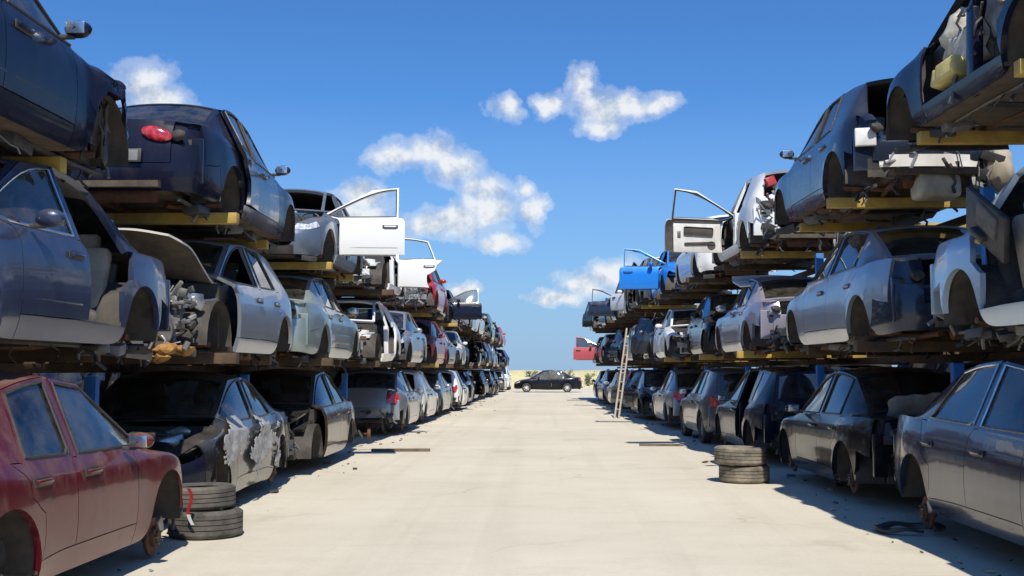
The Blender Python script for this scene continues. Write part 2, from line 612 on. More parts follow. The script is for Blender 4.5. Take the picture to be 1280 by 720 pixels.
    sm = bpy.data.meshes.new_from_object(o.evaluated_get(dg))
    bpy.data.objects.remove(o)
    V = [v.co.copy() for v in sm.vertices]
    NR = [v.normal.copy() for v in sm.vertices]
    byt = {}
    for p in sm.polygons:
        byt.setdefault(TAGS[p.material_index], []).append(tuple(p.vertices))
    piv = {'fdoor': xd, 'rdoor': xB - .02}
    pivots = {}
    meshes = {}
    for t, faces in byt.items():
        base = t.split('_')[0]
        side = 1 if t.endswith('_l') else -1
        if base in ('fdoor', 'fglass'): pv = Vector((xd, side * hw * .97, 0))
        elif base in ('rdoor', 'rglass'): pv = Vector((xB - .03, side * hw * .97, 0))
        elif base == 'bonnet': pv = Vector((xc + .05, 0, belt + .04))
        elif base == 'boot' or (base == 'rearglass' and kind != 'sedan'):
            pv = Vector((xr - glassbase, 0, boot + .02)) if kind == 'sedan' else Vector((xe, 0, H - .08))
        elif base == 'fender': pv = Vector((xd + .02, side * hw * .97, 0))
        else: pv = Vector((0, 0, 0))
        pivots[t] = pv
        idx = {}
        vs, ns = [], []
        for f in faces:
            for i in f:
                if i not in idx:
                    idx[i] = len(vs)
                    vs.append(V[i].copy()); ns.append(NR[i])
        fs = [tuple(idx[i] for i in f) for f in faces]
        cnt = {}
        for fi, f in enumerate(fs):
            for a, b2 in zip(f, f[1:] + f[:1]):
                cnt.setdefault((min(a, b2), max(a, b2)), []).append((fi, a, b2))
        be = [(l[0]) for l in cnt.values() if len(l) == 1]
        sh = {}
        for fi, a, b2 in be:
            c = sum((vs[k] for k in fs[fi]), Vector()) / len(fs[fi])
            mid = (vs[a] + vs[b2]) / 2
            ed = (vs[b2] - vs[a])
            if ed.length < 1e-6: continue
            ed.normalize()
            d = c - mid
            d -= ed * d.dot(ed)
            if d.length < 1e-6: continue
            d.normalize()
            for k in (a, b2):
                sh[k] = sh.get(k, Vector()) + d
        gap = .004 if 'glass' not in base and base != 'windscreen' else -.004
        for k, d in sh.items():
            if d.length > 1e-6:
                vs[k] += d.normalized() * gap
        if base in ('fglass', 'rglass') and be:
            nx = {a: b2 for _, a, b2 in be}
            k0 = be[0][1]; loop = [k0]; k = nx.get(k0)
            while k is not None and k != k0 and len(loop) < 500:
                loop.append(k); k = nx.get(k)
            sb = MB()
            lp = []
            for k in loop:
                q = vs[k] + ns[k] * .002 - pv
                if not lp or (q - lp[-1]).length > .012: lp.append(q)
            lp.append(lp[0] + (lp[1] - lp[0]) * .3)
            sb.tube(lp, .010, 6, 0)
            meshes['seal_' + t] = sb.mesh('window_seal', [M_BLACK])
        th = THICK.get(base, 0)
        mi = [0] * len(fs)
        if th:
            n0 = len(vs)
            vs2 = [v - n * th for v, n in zip(vs, ns)]
            inner = [tuple(i + n0 for i in f[::-1]) for f in fs]
            rim = [(b2, a, a + n0, b2 + n0) for fi, a, b2 in be]
            vs = vs + vs2
            fs = fs + inner + rim
            mi = mi + [1] * len(inner) + [0] * len(rim)
        else:
            vs = [v - n * .009 for v, n in zip(vs, ns)]
        m2 = bpy.data.meshes.new(t.split('_')[0])
        m2.from_pydata([v - pv for v in vs], [], fs)
        m2.materials.append(M_BLACK)
        m2.materials.append(M_DARK)
        m2.polygons.foreach_set('material_index', mi)
        m2.shade_smooth()
        m2.set_sharp_from_angle(angle=R(38))
        meshes[t] = m2
    bpy.data.meshes.remove(sm)
    S = dict(meshes=meshes, pivots=pivots, kind=kind, hw=hw, H=H, xf=xf, xr=xr, xn=xn, xt=xt, xc=xc, xd=xd, xB=xB,
             xw=xw, r=r, zc=zc, belt=belt, boot=boot, W=W, bon=bon, L=xn - xt, yr=yr * hw)
    build_common(S, seed)
    return S

def junk(mb, rnd, x0, x1, hy, z0, z1, n=26, lay=0.5):
    """Engine-bay clutter: block, manifold, hoses, brackets, wiring. Slots 0 black, 1 alu, 2 grey, 3 rust, 4 bright."""
    cx = (x0 + x1) / 2
    mb.box((cx, rnd.uniform(-.15, .1), z0 + .24), (.42, .62, .46), 1, (0, 0, rnd.uniform(-.1, .1)), .03)
    mb.box((cx + .02, 0, z0 + .50), (.34, .56, .07), 0, (0, rnd.uniform(-.1, .1), 0), .025)
    for k in range(4):
        y = -.24 + k * .16
        mb.tube([(cx + .16, y, z0 + .42), (cx + .30, y + .02, z0 + .40), (cx + .33, y + .03, z0 + .22)], .024, 6, rnd.choice((3, 1)))
    mb.cyl((cx - .1, .38, z0 + .2), (cx - .1, .62, z0 + .2), .16, .13, 12, 1)
    for k in range(3):
        mb.cyl((cx + .05, -.36, z0 + .12 + k * .13), (cx + .05, -.41, z0 + .12 + k * .13), rnd.uniform(.05, .09), None, 12, rnd.choice((0, 4)))
    for k in range(n):
        c = (rnd.uniform(x0, x1), rnd.uniform(-hy, hy), rnd.uniform(z0 + .1, z1))
        d = (rnd.uniform(.04, .2), rnd.uniform(.04, .2), rnd.uniform(.03, .14))
        mb.box(c, d, rnd.choice((0, 0, 0, 2, 1, 4, 3)), (rnd.uniform(-.6, .6), rnd.uniform(-.6, .6), rnd.uniform(0, 3)), .008)
    for k in range(n // 2):
        p = Vector((rnd.uniform(x0, x1), rnd.uniform(-hy, hy), rnd.uniform(z0 + .15, z1)))
        pts = [p]
        d = Vector((rnd.uniform(-1, 1), rnd.uniform(-1, 1), rnd.uniform(-.3, .5))).normalized()
        for q in range(5):
            d = (d + Vector((rnd.uniform(-.6, .6), rnd.uniform(-.6, .6), rnd.uniform(-.7, .4)))).normalized()
            p = p + d * .11
            p.z = min(max(p.z, z0), z1 + .05)
            p.y = min(max(p.y, -hy), hy)
            p.x = min(max(p.x, x0 - .05), x1 + .1)
            pts.append(p.copy())
        mb.tube(pts, rnd.choice((.008, .012, .02, .028)), 6, rnd.choice((0, 0, 0, 2, 4)))

def build_common(S, seed):
    hw, xf, xr, xn, xt, xc, xd, xB = (S[k] for k in ('hw', 'xf', 'xr', 'xn', 'xt', 'xc', 'xd', 'xB'))
    H, belt, boot, zc, r = (S[k] for k in ('H', 'belt', 'boot', 'zc', 'r'))
    M = S['meshes']
    rnd = random.Random(seed + 11)
    # underbody: floor, wheel wells, firewall, tank, exhaust
    u = MB()
    u.box(((xf - .45 + xr + .4) / 2, 0, .235), (xf - .45 - xr - .4, 2 * hw * .90, .05), 0)
    u.box((xf - .02, 0, .27), (.95, 2 * hw * .52, .05), 0)
    u.box(((xr + xt) / 2 + .16, 0, .33), (xr - xt + .38, 2 * hw * .50, .06), 0)
    u.box((xr + .55, 0, .27), (.55, 1.1, .16), 0, (0, 0, 0), .04)
    u.box((xc + .02, 0, .58), (.04, 2 * hw * .84, .66), 1)
    u.box((xr + .12, 0, .58), (.04, 2 * hw * .76, .56), 1, (0, -.25, 0))
    for ax in (xf, xr):
        for s in (1, -1):
            vs, n = [], 12
            y0, y1 = s * (hw - .035), s * (hw - .34)
            for k in range(n + 1):
                t = lerp(-.12, PI + .12, k / n)
                for y in (y0, y1):
                    vs.append((ax + (r + .005) * math.cos(t), y, zc + (r + .01) * math.sin(t)))
            u.add(vs, [(2 * k, 2 * k + 1, 2 * k + 3, 2 * k + 2) for k in range(n)], 1)
            cen = len(vs)
            u.add([vs[2 * k + 1] for k in range(n + 1)] + [(ax, y1, zc - .05)], [(k, k + 1, n + 1) for k in range(n)], 1)
            u.tube([(ax, s * (hw - .14), zc - .03), (ax - .1, s * .3, zc - .06), (ax - .2, s * .25, .25)], .03, 6, 2)
            u.tube([(ax + .03, s * (hw - .24), zc + .02), (ax + .03, s * (hw - .28), zc + .34)], .035, 8, 0)
    u.tube([(xf - .2, .18, .22), (0, .15, .185), (xr + .5, .2, .19), (xr - .1, .3, .24), (xt + .25, .35, .25)], .03, 8, 2)
    u.cyl((xt + .2, .25, .27), (xt + .2, -.35, .27), .09, None, 12, 2)
    M['underbody'] = u.mesh('underbody', [M_UNDER, M_DARK, M_RUST])
    # inner frame in body colour: aprons with radiator support, door pillars, rear panel
    f = MB()
    for s in (1, -1):
        f.box(((xc + xn - .4) / 2, s * hw * .63, .56), (xn - .4 - xc, .05, .24), 0, (0, .06, 0), .012)
        f.box(((xc + xn - .5) / 2, s * hw * .74, .69), (xn - .5 - xc, .16, .045), 0, (0, .15, 0), .012)
        f.box((xn - .55, s * hw * .55, .42), (.6, .13, .12), 0, (0, 0, 0), .015)
        f.cyl((xf - .05, s * hw * .60, .5), (xf - .05, s * hw * .62, .79), .13, .11, 14, 0)
        f.box((xn - .33, s * hw * .62, .45), (.06, .06, .34), 0, (0, 0, 0), .012)
    f.box((xn - .33, 0, .59), (.06, 2 * hw * .66, .06), 0, (0, 0, 0), .015)
    f.box((xn - .31, 0, .30), (.06, 2 * hw * .66, .07), 0, (0, 0, 0), .015)
    M['front_frame'] = f.mesh('front_frame', [M_BLACK])
    f = MB()
    f.box((0, 0, 0), (.15, .09, .72), 0, (0, 0, 0), .02)
    M['pillar'] = f.mesh('door_pillar', [M_BLACK])
    f = MB()
    f.box((xt + .17, 0, .60), (.04, 2 * hw * .68, .26), 0, (0, 0, 0), .012)
    f.box((xt + .185, 0, .40), (.03, 2 * hw * .74, .20), 1)
    for s in (1, -1):
        f.box((xt + .20, s * hw * .72, .58), (.06, .32, .44), 0, (0, 0, 0), .015)
        f.box((xt + .17, s * hw * .70, .74), (.02, .15, .09), 1)  # dark plate colouring in the shade of the lamp pocket
    M['rear_panel'] = f.mesh('rear_panel', [M_BLACK, M_DARK])
    # crash beams
    for nm, x in (('fbeam', xn - .11), ('rbeam', xt + .11)):
        b = MB()
        sg = 1 if nm == 'fbeam' else -1
        vs = []
        for k in range(9):
            t = k / 8 * 2 - 1
            y = t * hw * .74
            xx = x - sg * .09 * t * t
            for dz in (-.065, .065):
                for dx in (0, -sg * .06):
                    vs.append((xx + dx, y, .47 + dz))
        fs = []
        for k in range(8):
            a, c = 4 * k, 4 * k + 4
            fs += [(a, c, c + 2, a + 2), (a + 1, a + 3, c + 3, c + 1), (a, a + 1, c + 1, c), (a + 2, c + 2, c + 3, a + 3)]
        fs += [(0, 2, 3, 1), (32, 33, 35, 34)]
        b.add(vs, fs, 0)
        for s in (1, -1):
            b.box((x - sg * .12, s * .48, .47), (.14, .10, .10), 0)
        M[nm] = b.mesh('crash_beam', [M_ALU])
    # radiator pack
    b = MB()
    b.box((xn - .27, 0, .47), (.05, 1.05, .36), 0, (0, .05, 0), .008)
    for k in range(14):
        b.box((xn - .235, 0, .32 + k * .024), (.012, .96, .006), 1)
    for s in (1, -1):
        b.box((xn - .27, s * .53, .47), (.07, .06, .38), 2, (0, 0, 0), .01)
        b.lathe([(.01, 0), (.16, 0), (.17, .02), (.17, .04)], 16, 2, 'Y', (0, 0, 0)) if False else None
    M['radiator'] = b.mesh('radiator', [M_GREYP, M_ALU, M_BLACK])
    # engine bay contents
    b = MB()
    junk(b, rnd, xc + .12, xn - .33, hw * .56, .30, .80, 30)
    M['engine'] = b.mesh('engine', [M_BLACK, M_ALU, M_GREYP, M_RUST, M_BRIGHT])
    # loose things hanging at a stripped rear end
    b = MB()
    for k in range(16):
        c = (xt + rnd.uniform(.05, .22), rnd.uniform(-hw * .75, hw * .75), rnd.uniform(.22, .55))
        b.box(c, (rnd.uniform(.03, .1), rnd.uniform(.05, .25), rnd.uniform(.03, .14)), rnd.choice((0, 0, 0, 2, 1)), (rnd.uniform(-.5, .5), rnd.uniform(-.3, .3), rnd.uniform(-.3, .3)), .008)
    for k in range(9):
        p = Vector((xt + rnd.uniform(.0, .15), rnd.uniform(-hw * .75, hw * .75), rnd.uniform(.35, .6)))
        pts = [p.copy()]
        for q in range(4):
            p += Vector((rnd.uniform(-.05, .03), rnd.uniform(-.08, .08), rnd.uniform(-.14, -.02)))
            p.z = max(p.z, .1)
            pts.append(p.copy())
        b.tube(pts, rnd.choice((.008, .014, .02)), 6, rnd.choice((0, 0, 2, 4)))
    M['wiring'] = b.mesh('wiring', [M_BLACK, M_ALU, M_GREYP, M_RUST, M_BRIGHT])
    b = MB()
    for sgn in (1, -1):
        yh = sgn * hw * .66
        b.tube([(xt + .15, yh, .205), (xr, yh * .98, .20), (0, yh * 1.02, .205), (xf, yh, .20), (xn - .35, yh, .21)], .022, 6, 0)
        for k in range(10):
            p = Vector((rnd.uniform(xt + .25, xn - .45), yh, .20))
            pts = [p.copy()]
            for q in range(4):
                p += Vector((rnd.uniform(-.08, .08), sgn * rnd.uniform(-.03, .06), rnd.uniform(-.06, -.01)))
                pts.append(p.copy())
            b.tube(pts, rnd.choice((.007, .010, .016)), 5, rnd.choice((0, 0, 0, 2, 3)))
        for k in range(9):
            b.box((rnd.uniform(xt + .25, xn - .4), yh + rnd.uniform(-.05, .05), rnd.uniform(.15, .20)), (rnd.uniform(.1, .4), rnd.uniform(.12, .25), rnd.uniform(.03, .10)), rnd.choice((0, 0, 3, 0, 2)), (rnd.uniform(-.2, .2), rnd.uniform(-.2, .2), rnd.uniform(-.5, .5)), .01)
    b.tube([(0, -hw * .68, .2), (.05, 0, .19), (0, hw * .68, .2)], .03, 6, 0)
    M['hanging'] = b.mesh('hanging_cables', [M_BLACK, M_ALU, M_GREYP, M_RUST, M_BRIGHT])
    b = MB(); b.blob((0, 0, 0), (.045, .085, .055), 0, 2, .12, 2)
    M['lamphole'] = b.mesh('lamp_hole_shade', [M_DARK])  # solid dark lump, coloured as the shade inside an empty lamp hole
    b = MB()
    for k in range(34):
        c = (xn - rnd.uniform(.10, .45), rnd.uniform(-hw * .72, hw * .72), rnd.uniform(.22, .74))
        b.box(c, (rnd.uniform(.02, .12), rnd.uniform(.04, .2), rnd.uniform(.03, .13)), rnd.choice((0, 0, 0, 1, 2, 3, 4)), (rnd.uniform(-.7, .7), rnd.uniform(-.7, .7), rnd.uniform(-.7, .7)), .008)
    for k in range(20):
        p = Vector((xn - rnd.uniform(.05, .35), rnd.uniform(-hw * .72, hw * .72), rnd.uniform(.4, .8))); pts = [p.copy()]
        for q in range(5):
            p += Vector((rnd.uniform(-.07, .07), rnd.uniform(-.09, .09), rnd.uniform(-.13, .04))); pts.append(p.copy())
        b.tube(pts, rnd.choice((.008, .014, .02)), 6, rnd.choice((0, 0, 0, 2, 4)))
    M['fwreck'] = b.mesh('broken_mounts', [M_BLACK, M_ALU, M_GREYP, M_RUST, M_BRIGHT])
    # seats
    b = MB()
    b.box((0, 0, .14), (.50, .50, .16), 0, (0, -.12, 0), .05)
    b.box((-.27, 0, .45), (.13, .48, .60), 0, (0, -.28, 0), .05)
    b.box((-.38, 0, .82), (.09, .26, .17), 0, (0, -.2, 0), .035)
    b.box((.02, 0, .03), (.42, .40, .08), 1)
    for s in (1, -1):
        b.box((-.24, s * .21, .44), (.15, .08, .48), 0, (0, -.28, 0), .03)
        b.cyl((-.35, s * .06, .70), (-.37, s * .06, .78), .008, None, 6, 1)
    M['seat'] = b.mesh('seat', [M_SEAT, M_BLACK])
    b = MB()
    wid = 2 * hw * .74
    b.box((0, 0, .12), (.46, wid, .18), 0, (0, -.1, 0), .05)
    b.box((-.28, 0, .42), (.14, wid, .56), 0, (0, -.35, 0), .05)
    for y in (-.4, .4):
        b.box((-.44, y, .74), (.09, .28, .14), 0, (0, -.3, 0), .03)
    M['bench'] = b.mesh('rear_seat', [M_SEAT, M_BLACK])
    # dashboard with wheel
    b = MB()
    b.box((xc - .30, 0, belt - .10), (.36, 2 * hw * .80, .22), 0, (0, .15, 0), .06)
    b.box((xc - .42, .36, belt - .02), (.2, .36, .1), 0, (0, .2, 0), .04)
    b.box((xc - .46, 0, belt - .30), (.22, .26, .4), 1, (0, .25, 0), .03)
    b.box((xc - .75, 0, .38), (.6, .2, .2), 1, (0, 0, 0), .04)
    M['dashboard'] = b.mesh('dashboard', [M_BLACK, M_GREYP])
    b = MB()
    n = 22
    pts = [(0, .18 * math.cos(2 * PI * k / n), .18 * math.sin(2 * PI * k / n)) for k in range(n + 1)]
    b.tube(pts, .016, 6, 0)
    b.box((-.01, 0, 0), (.04, .14, .1), 0, (0, 0, 0), .02)
    b.box((0, 0, -.02), (.02, .34, .03), 0)
    M['steering'] = b.mesh('steering_wheel', [M_BLACK])
    # mirror, handle, hub, tyre, rim
    b = MB()
    b.blob((0, .095, .045), (.06, .095, .060), 0, 3, .04, 3)
    b.box((.0, .02, -.005), (.05, .1, .03), 1, (0, 0, 0), .01)
    b.box((-.054, .095, .045), (.012, .13, .082), 2, (0, 0, 0), .004)
    M['mirror'] = b.mesh('mirror', [M_BLACK, M_BLACK, M_CHROME])
    b = MB()
    b.box((0, 0, 0), (.19, .03, .026), 0, (0, 0, 0), .01)
    b.box((0, -.012, -.002), (.24, .008, .055), 1, (0, 0, 0), .004)
    M['handle'] = b.mesh('handle', [M_BLACK, M_BLACK])
    b = MB()
    b.lathe([(0, .06), (.045, .06), (.05, .045), (.075, .04), (.08, .012), (.145, .012), (.148, .0), (.145, -.014), (.05, -.016), (.05, -.06), (0, -.06)], 24, 0)
    for k in range(5):
        t = 2 * PI * k / 5
        b.cyl((.056 * math.cos(t), .04, .056 * math.sin(t)), (.056 * math.cos(t), .07, .056 * math.sin(t)), .007, None, 6, 1)
    b.box((-.12, -.0, .07), (.1, .07, .13), 1, (0, .5, 0), .02)
    M['hub'] = b.mesh('brake_disc', [M_RUST, M_ALU])
    M['tyre'] = tyre_mesh(.305, .195, .2, M_RUBBER)
    b = MB()
    b.lathe([(.205, .085), (.198, .06), (.19, .03), (.19, -.08)], 30, 0)
    b.lathe([(0, .045), (.05, .05), (.06, .03)], 20, 0)
    for k in range(9):
        t = 2 * PI * k / 9
        b.box((.12 * math.cos(t), .04, .12 * math.sin(t)), (.16, .022, .035), 0, (0, -t, 0), .006)
    b.lathe([(0, -.02), (.15, -.02), (.15, -.03)], 20, 1)
    M['rim'] = b.mesh('rim', [M_ALU, M_RUST])
    # bare inner face of a door
    for nm, x1, x2 in (('fdoor_in', 0, xB - xd + .04), ('rdoor_in', 0, xr + r - xB + .05)):
        for s, sn in ((1, '_l'), (-1, '_r')):
            b = MB()
            y = s * (.03 * hw - .085)
            ln = abs(x2)
            cx = -ln / 2
            b.box((cx, y, .61), (ln - .06, .03, .53), 0, (0, 0, 0), .03)
            b.box((cx, y - s * .002, .885), (ln - .10, .045, .03), 1, (0, 0, 0), .01)
            b.box((cx + .02, y - s * .02, .72), (ln * .58, .012, .15), 1, (0, .03, 0), .03)  # dark plates here colour in the shade of the panel cutouts
            b.box((cx + .04, y - s * .02, .50), (ln * .60, .012, .05), 1, (0, -.04, 0), .02)
            b.lathe([(0, 0), (.075, 0), (.08, .01), (.06, .014), (0, .012)], 18, 1, 'Y', (cx + ln * .28, y - s * .022, .47))
            b.box((cx - ln * .36, y - s * .02, .66), (.06, .014, .12), 2, (0, 0, 0), .01)
            M[nm + sn] = b.mesh('inner_panel', [M_WHITE, M_DARK, M_ALU])

def tyre_mesh(R0, ri, w, mat, n=40):
    b = MB()
    h = w / 2
    prof = [(ri, h * .75), (ri + .012, h * .92), (ri + .05, h * 1.0), (R0 - .035, h * .97), (R0 - .012, h * .86)]
    g = 4
    for k in range(g):
        a = lerp(.76, -.76, k / g) * h
        c = lerp(.76, -.76, (k + .8) / g) * h
        d = lerp(.76, -.76, (k + .85) / g) * h
        e = lerp(.76, -.76, (k + .97) / g) * h
        prof += [(R0, a), (R0, c)]
        if k < g - 1:
            prof += [(R0 - .012, d), (R0 - .012, e)]
    prof += [(R0 - .012, -h * .86), (R0 - .035, -h * .97), (ri + .05, -h), (ri + .012, -h * .92), (ri, -h * .75)]
    prof += [(ri + .015, -h * .6), (R0 - .03, -h * .5), (R0 - .03, h * .5), (ri + .015, h * .6)]
    b.lathe(prof, n, 0, 'Y', closed=True)
    return b.mesh('tyre', [mat], 30)

# ------------------------------------------------------------------ one car
def make_car(name, S, pt, x, y, z=0.0, yaw=0.0, roll=0.0, pitch=0.0, gone=(), opened=None, recolor=None, wheels='none', detail=2,
             glassm=None, seat=None, innerm=None, rimm=None, labels=None, hubz=None, beam=None, seal=None, strip=None, hang=False):
    """gone: parts the car has lost; opened: {part: angle in degrees}; recolor: {part: material}."""
    opened = opened or {}
    recolor = recolor or {}
    labels = labels or {}
    M = S['meshes']; PV = S['pivots']
    g = glassm or M_GLASS
    inn = innerm or M_DARK
    root = empty(name, (x, y, z), (roll, pitch, yaw))
    gone = set(gone)
    def put(nm, key, mats=None, parent=root, loc=(0, 0, 0), rot=(0, 0, 0)):
        return obj(nm, M[key], parent, loc, rot, mats)
    put('body', 'body', {0: pt, 1: inn})
    put('underbody', 'underbody')
    if hang: put('hanging_cables', 'hanging')
    fm = recolor.get('frame', pt)
    put('front_frame', 'front_frame', {0: fm})
    put('rear_panel', 'rear_panel', {0: fm})
    for sg in (1, -1):
        put('door_pillar', 'pillar', {0: pt}, root, (S['xB'], sg * (S['hw'] - .115), .57), (sg * .03, 0, 0))
    for s, sg in (('_l', 1), ('_r', -1)):
        if 'fender' + s not in gone:
            k = 'fender' + s
            a = opened.get(k, 0)
            o = put('fender', k, {0: recolor.get(k, pt), 1: M_DARK}, root, PV[k], (0, R(-a * .35), R(a) * sg))
            if k in labels: o['label'] = labels[k]
        for d, gl, nm in (('fdoor', 'fglass', 'front_door'), ('rdoor', 'rglass', 'rear_door')):
            k = d + s
            if k in gone: continue
            a = opened.get(k, 0)
            dm = recolor.get(k, pt)
            o = put(nm, k, {0: dm, 1: inn}, root, PV[k], (0, 0, R(-a) * sg))
            # hinged at its front edge: swinging open turns the trailing edge outward
            if k in labels: o['label'] = labels[k]
            if gl + s not in gone:
                put('window', gl + s, {0: g}, o)
            if detail > 1:
                put('window_seal', 'seal_' + gl + s, {0: seal or M_BLACK}, o)
                if strip:
                    ln2 = (S['xd'] - S['xB'] - .06) if d == 'fdoor' else (S['xB'] - S['xr'] - S['r'] - .02)
                    sb = MB(); sb.box((0, 0, 0), (ln2, .018, .028), 0, (0, 0, 0), .006)
                    obj('side_strip', sb.mesh('side_strip', [strip]), o, (-ln2 / 2 - .02, sg * (S['hw'] * (.988 - .97) - .006), .47))
            if detail > 0:
                ln = (S['xd'] - S['xB'] - .16) if d == 'fdoor' else (S['xB'] - S['xr'] - S['r'] - .02)
                yy = sg * (S['hw'] * .985 - S['hw'] * .97 + .012)
                put('handle', 'handle', {0: dm if detail > 1 else M_BLACK, 1: M_BLACK}, o, (-ln, yy, .80), (0, 0, 0 if sg > 0 else PI))
            if a:
                put('inner_panel', d + '_in' + s, {0: recolor.get('trim', dm)}, o)
            if d == 'fdoor' and ('mirror' + s) not in gone and detail > 0:
                put('mirror', 'mirror', {0: recolor.get('mirror', dm)}, o, (-.22, sg * .0, S['belt'] + .03), (0, 0, 0) if sg > 0 else (0, 0, 0)).scale = (1, sg, 1)
        if 'qglass' + s in M and 'qglass' + s not in gone:
            put('quarter_window', 'qglass' + s, {0: g})
        if 'head' + s not in gone:
            put('headlight', 'head' + s, {0: M_HEAD, 1: M_BLACK})
        if 'tail' + s in gone:
            put('lamp_pocket', 'tail' + s, {0: fm, 1: M_BLACK}, root, (.035, -.03 * sg, 0))
            put('lamp_hole_shade', 'lamphole', None, root, (S['xt'] + .075, sg * S['hw'] * .66, .81), (0, 0, sg * .45))
        else:
            put('tail_light', 'tail' + s, {0: M_TAIL, 1: M_BLACK})
    if 'bonnet' not in gone:
        a = opened.get('bonnet', 0)
        o = put('bonnet', 'bonnet', {0: recolor.get('bonnet', pt), 1: recolor.get('bonnet_in', M_DARK)}, root, PV['bonnet'], (0, R(-a), 0))
        if 'bonnet' in labels: o['label'] = labels['bonnet']
    lid = 'boot_lid' if S['kind'] == 'sedan' else 'tailgate'
    lo = None
    if 'boot' not in gone:
        a = opened.get('boot', 0)
        lo = put(lid, 'boot', {0: recolor.get('boot', pt), 1: M_DARK}, root, PV['boot'], (0, R(a), 0))
        if 'boot' in labels: lo['label'] = labels['boot']
    if 'rearglass' not in gone:
        if S['kind'] == 'sedan':
            put('rear_window', 'rearglass', {0: g})
        elif lo is not None:
            put('rear_window', 'rearglass', {0: g}, lo)
    if 'windscreen' not in gone:
        put('windscreen', 'windscreen', {0: g})
    if 'grille' not in gone:
        put('grille', 'grille', {0: M_BLACK, 1: M_DARK})
    fopen = 'fbumper' in gone or 'bonnet' in gone or 'bonnet' in opened or 'grille' in gone
    if 'fbumper' not in gone:
        o = put('front_bumper', 'fbumper', {0: recolor.get('fbumper', pt), 1: M_BLACK})
    elif 'fbeam' not in gone:
        put('crash_beam', 'fbeam', {0: beam or M_ALU})
        if 'grille' in gone: put('broken_mounts', 'fwreck')
    if 'rbumper' not in gone:
        put('rear_bumper', 'rbumper', {0: recolor.get('rbumper', pt), 1: M_BLACK})
    else:
        if 'rbeam' not in gone:
            put('crash_beam', 'rbeam', {0: beam or M_ALU})
        put('wiring', 'wiring')
    if fopen:
        if 'radiator' not in gone: put('radiator', 'radiator')
        if 'engine' not in gone: put('engine', 'engine')
    if detail > 0:
        for sg in (1, -1):
            if 'seats' not in gone:
                put('seat', 'seat', {0: seat or M_SEAT}, root, (S['xB'] + .22, sg * .36, .28))
        put('rear_seat', 'bench', {0: seat or M_SEAT}, root, (S['xr'] + .50, 0, .28))
        put('dashboard', 'dashboard')
        put('steering_wheel', 'steering', None, root, (S['xc'] - .55, .36, S['belt'] - .03), (0, -.4, 0))
    for ax, an in ((S['xf'], 'f'), (S['xr'], 'r')):
        for sg, s in ((1, '_l'), (-1, '_r')):
            w = wheels if isinstance(wheels, str) else wheels.get(an + s, 'none')
            if w == 'wheel':
                o = put('wheel', 'rim', {0: rimm or M_ALU}, root, (ax, sg * (S['hw'] - .125), S['zc']), (0, 0, 0 if sg > 0 else PI))
                put('tyre', 'tyre', None, o)
            elif w == 'hub':
                put('brake_disc', 'hub', None, root, (ax, sg * (S['hw'] - .14), hubz if hubz is not None else S['zc'] - .05), (0, 0, 0 if sg > 0 else PI))
    return root
# ------------------------------------------------------------------ camera
cam = bpy.data.cameras.new('camera')
cam_o = bpy.data.objects.new('camera', cam)
COL.objects.link(cam_o)
cam_o.location = (0, 0, 1.45)
cam_o.rotation_euler = (R(90 + 4.21), 0, R(2.045))
cam.sensor_width = 36
cam.lens = 39.375
cam.clip_end = 5000
scene.camera = cam_o

# ------------------------------------------------------------------ daylight and sky with clouds
SUN_DIR = Vector((0.11, -0.60, 0.80)).normalized()
sun_el = math.asin(SUN_DIR.z)
sun_az = math.atan2(SUN_DIR.x, SUN_DIR.y)
sl = bpy.data.lights.new('sun', 'SUN')
sl.energy = 4.4
sl.angle = R(0.53)
sl.color = (1.0, 0.94, 0.85)
so = bpy.data.objects.new('sun', sl)
COL.objects.link(so)
so.location = (0, 0, 30)
so.rotation_euler = SUN_DIR.to_track_quat('Z', 'Y').to_euler()

wd = bpy.data.worlds.new('World')
scene.world = wd
wd.use_nodes = True
nt = wd.node_tree
bg = nt.nodes['Background']
sky = nt.nodes.new('ShaderNodeTexSky')
sky.sky_type = 'NISHITA'
sky.sun_disc = False
sky.sun_elevation = sun_el
sky.sun_rotation = sun_az
sky.air_density = 1.0
sky.dust_density = 0.6
sky.ozone_density = 3.0
tc = nt.nodes.new('ShaderNodeTexCoord')
sep = nt.nodes.new('ShaderNodeSeparateXYZ')
nt.links.new(tc.outputs['Generated'], sep.inputs[0])
az = math_n(nt, 'ARCTAN2', sep.outputs['X'], sep.outputs['Y'])
el = math_n(nt, 'ARCSINE', sep.outputs['Z'])
comb = nt.nodes.new('ShaderNodeCombineXYZ')
nt.links.new(az, comb.inputs[0]); nt.links.new(el, comb.inputs[1])
def vnoise(scale, detail, vec, rough=0.6):
    n = nt.nodes.new('ShaderNodeTexNoise')
    n.inputs['Scale'].default_value = scale
    n.inputs['Detail'].default_value = detail
    n.inputs['Roughness'].default_value = rough
    nt.links.new(vec, n.inputs['Vector'])
    return n
def vmath(op, a, b=None, c=None):
    n = nt.nodes.new('ShaderNodeVectorMath')
    n.operation = op
    for i, v in enumerate((a, b, c)):
        if v is None: continue
        if isinstance(v, tuple): n.inputs[i].default_value = v
        else: nt.links.new(v, n.inputs[i])
    return n
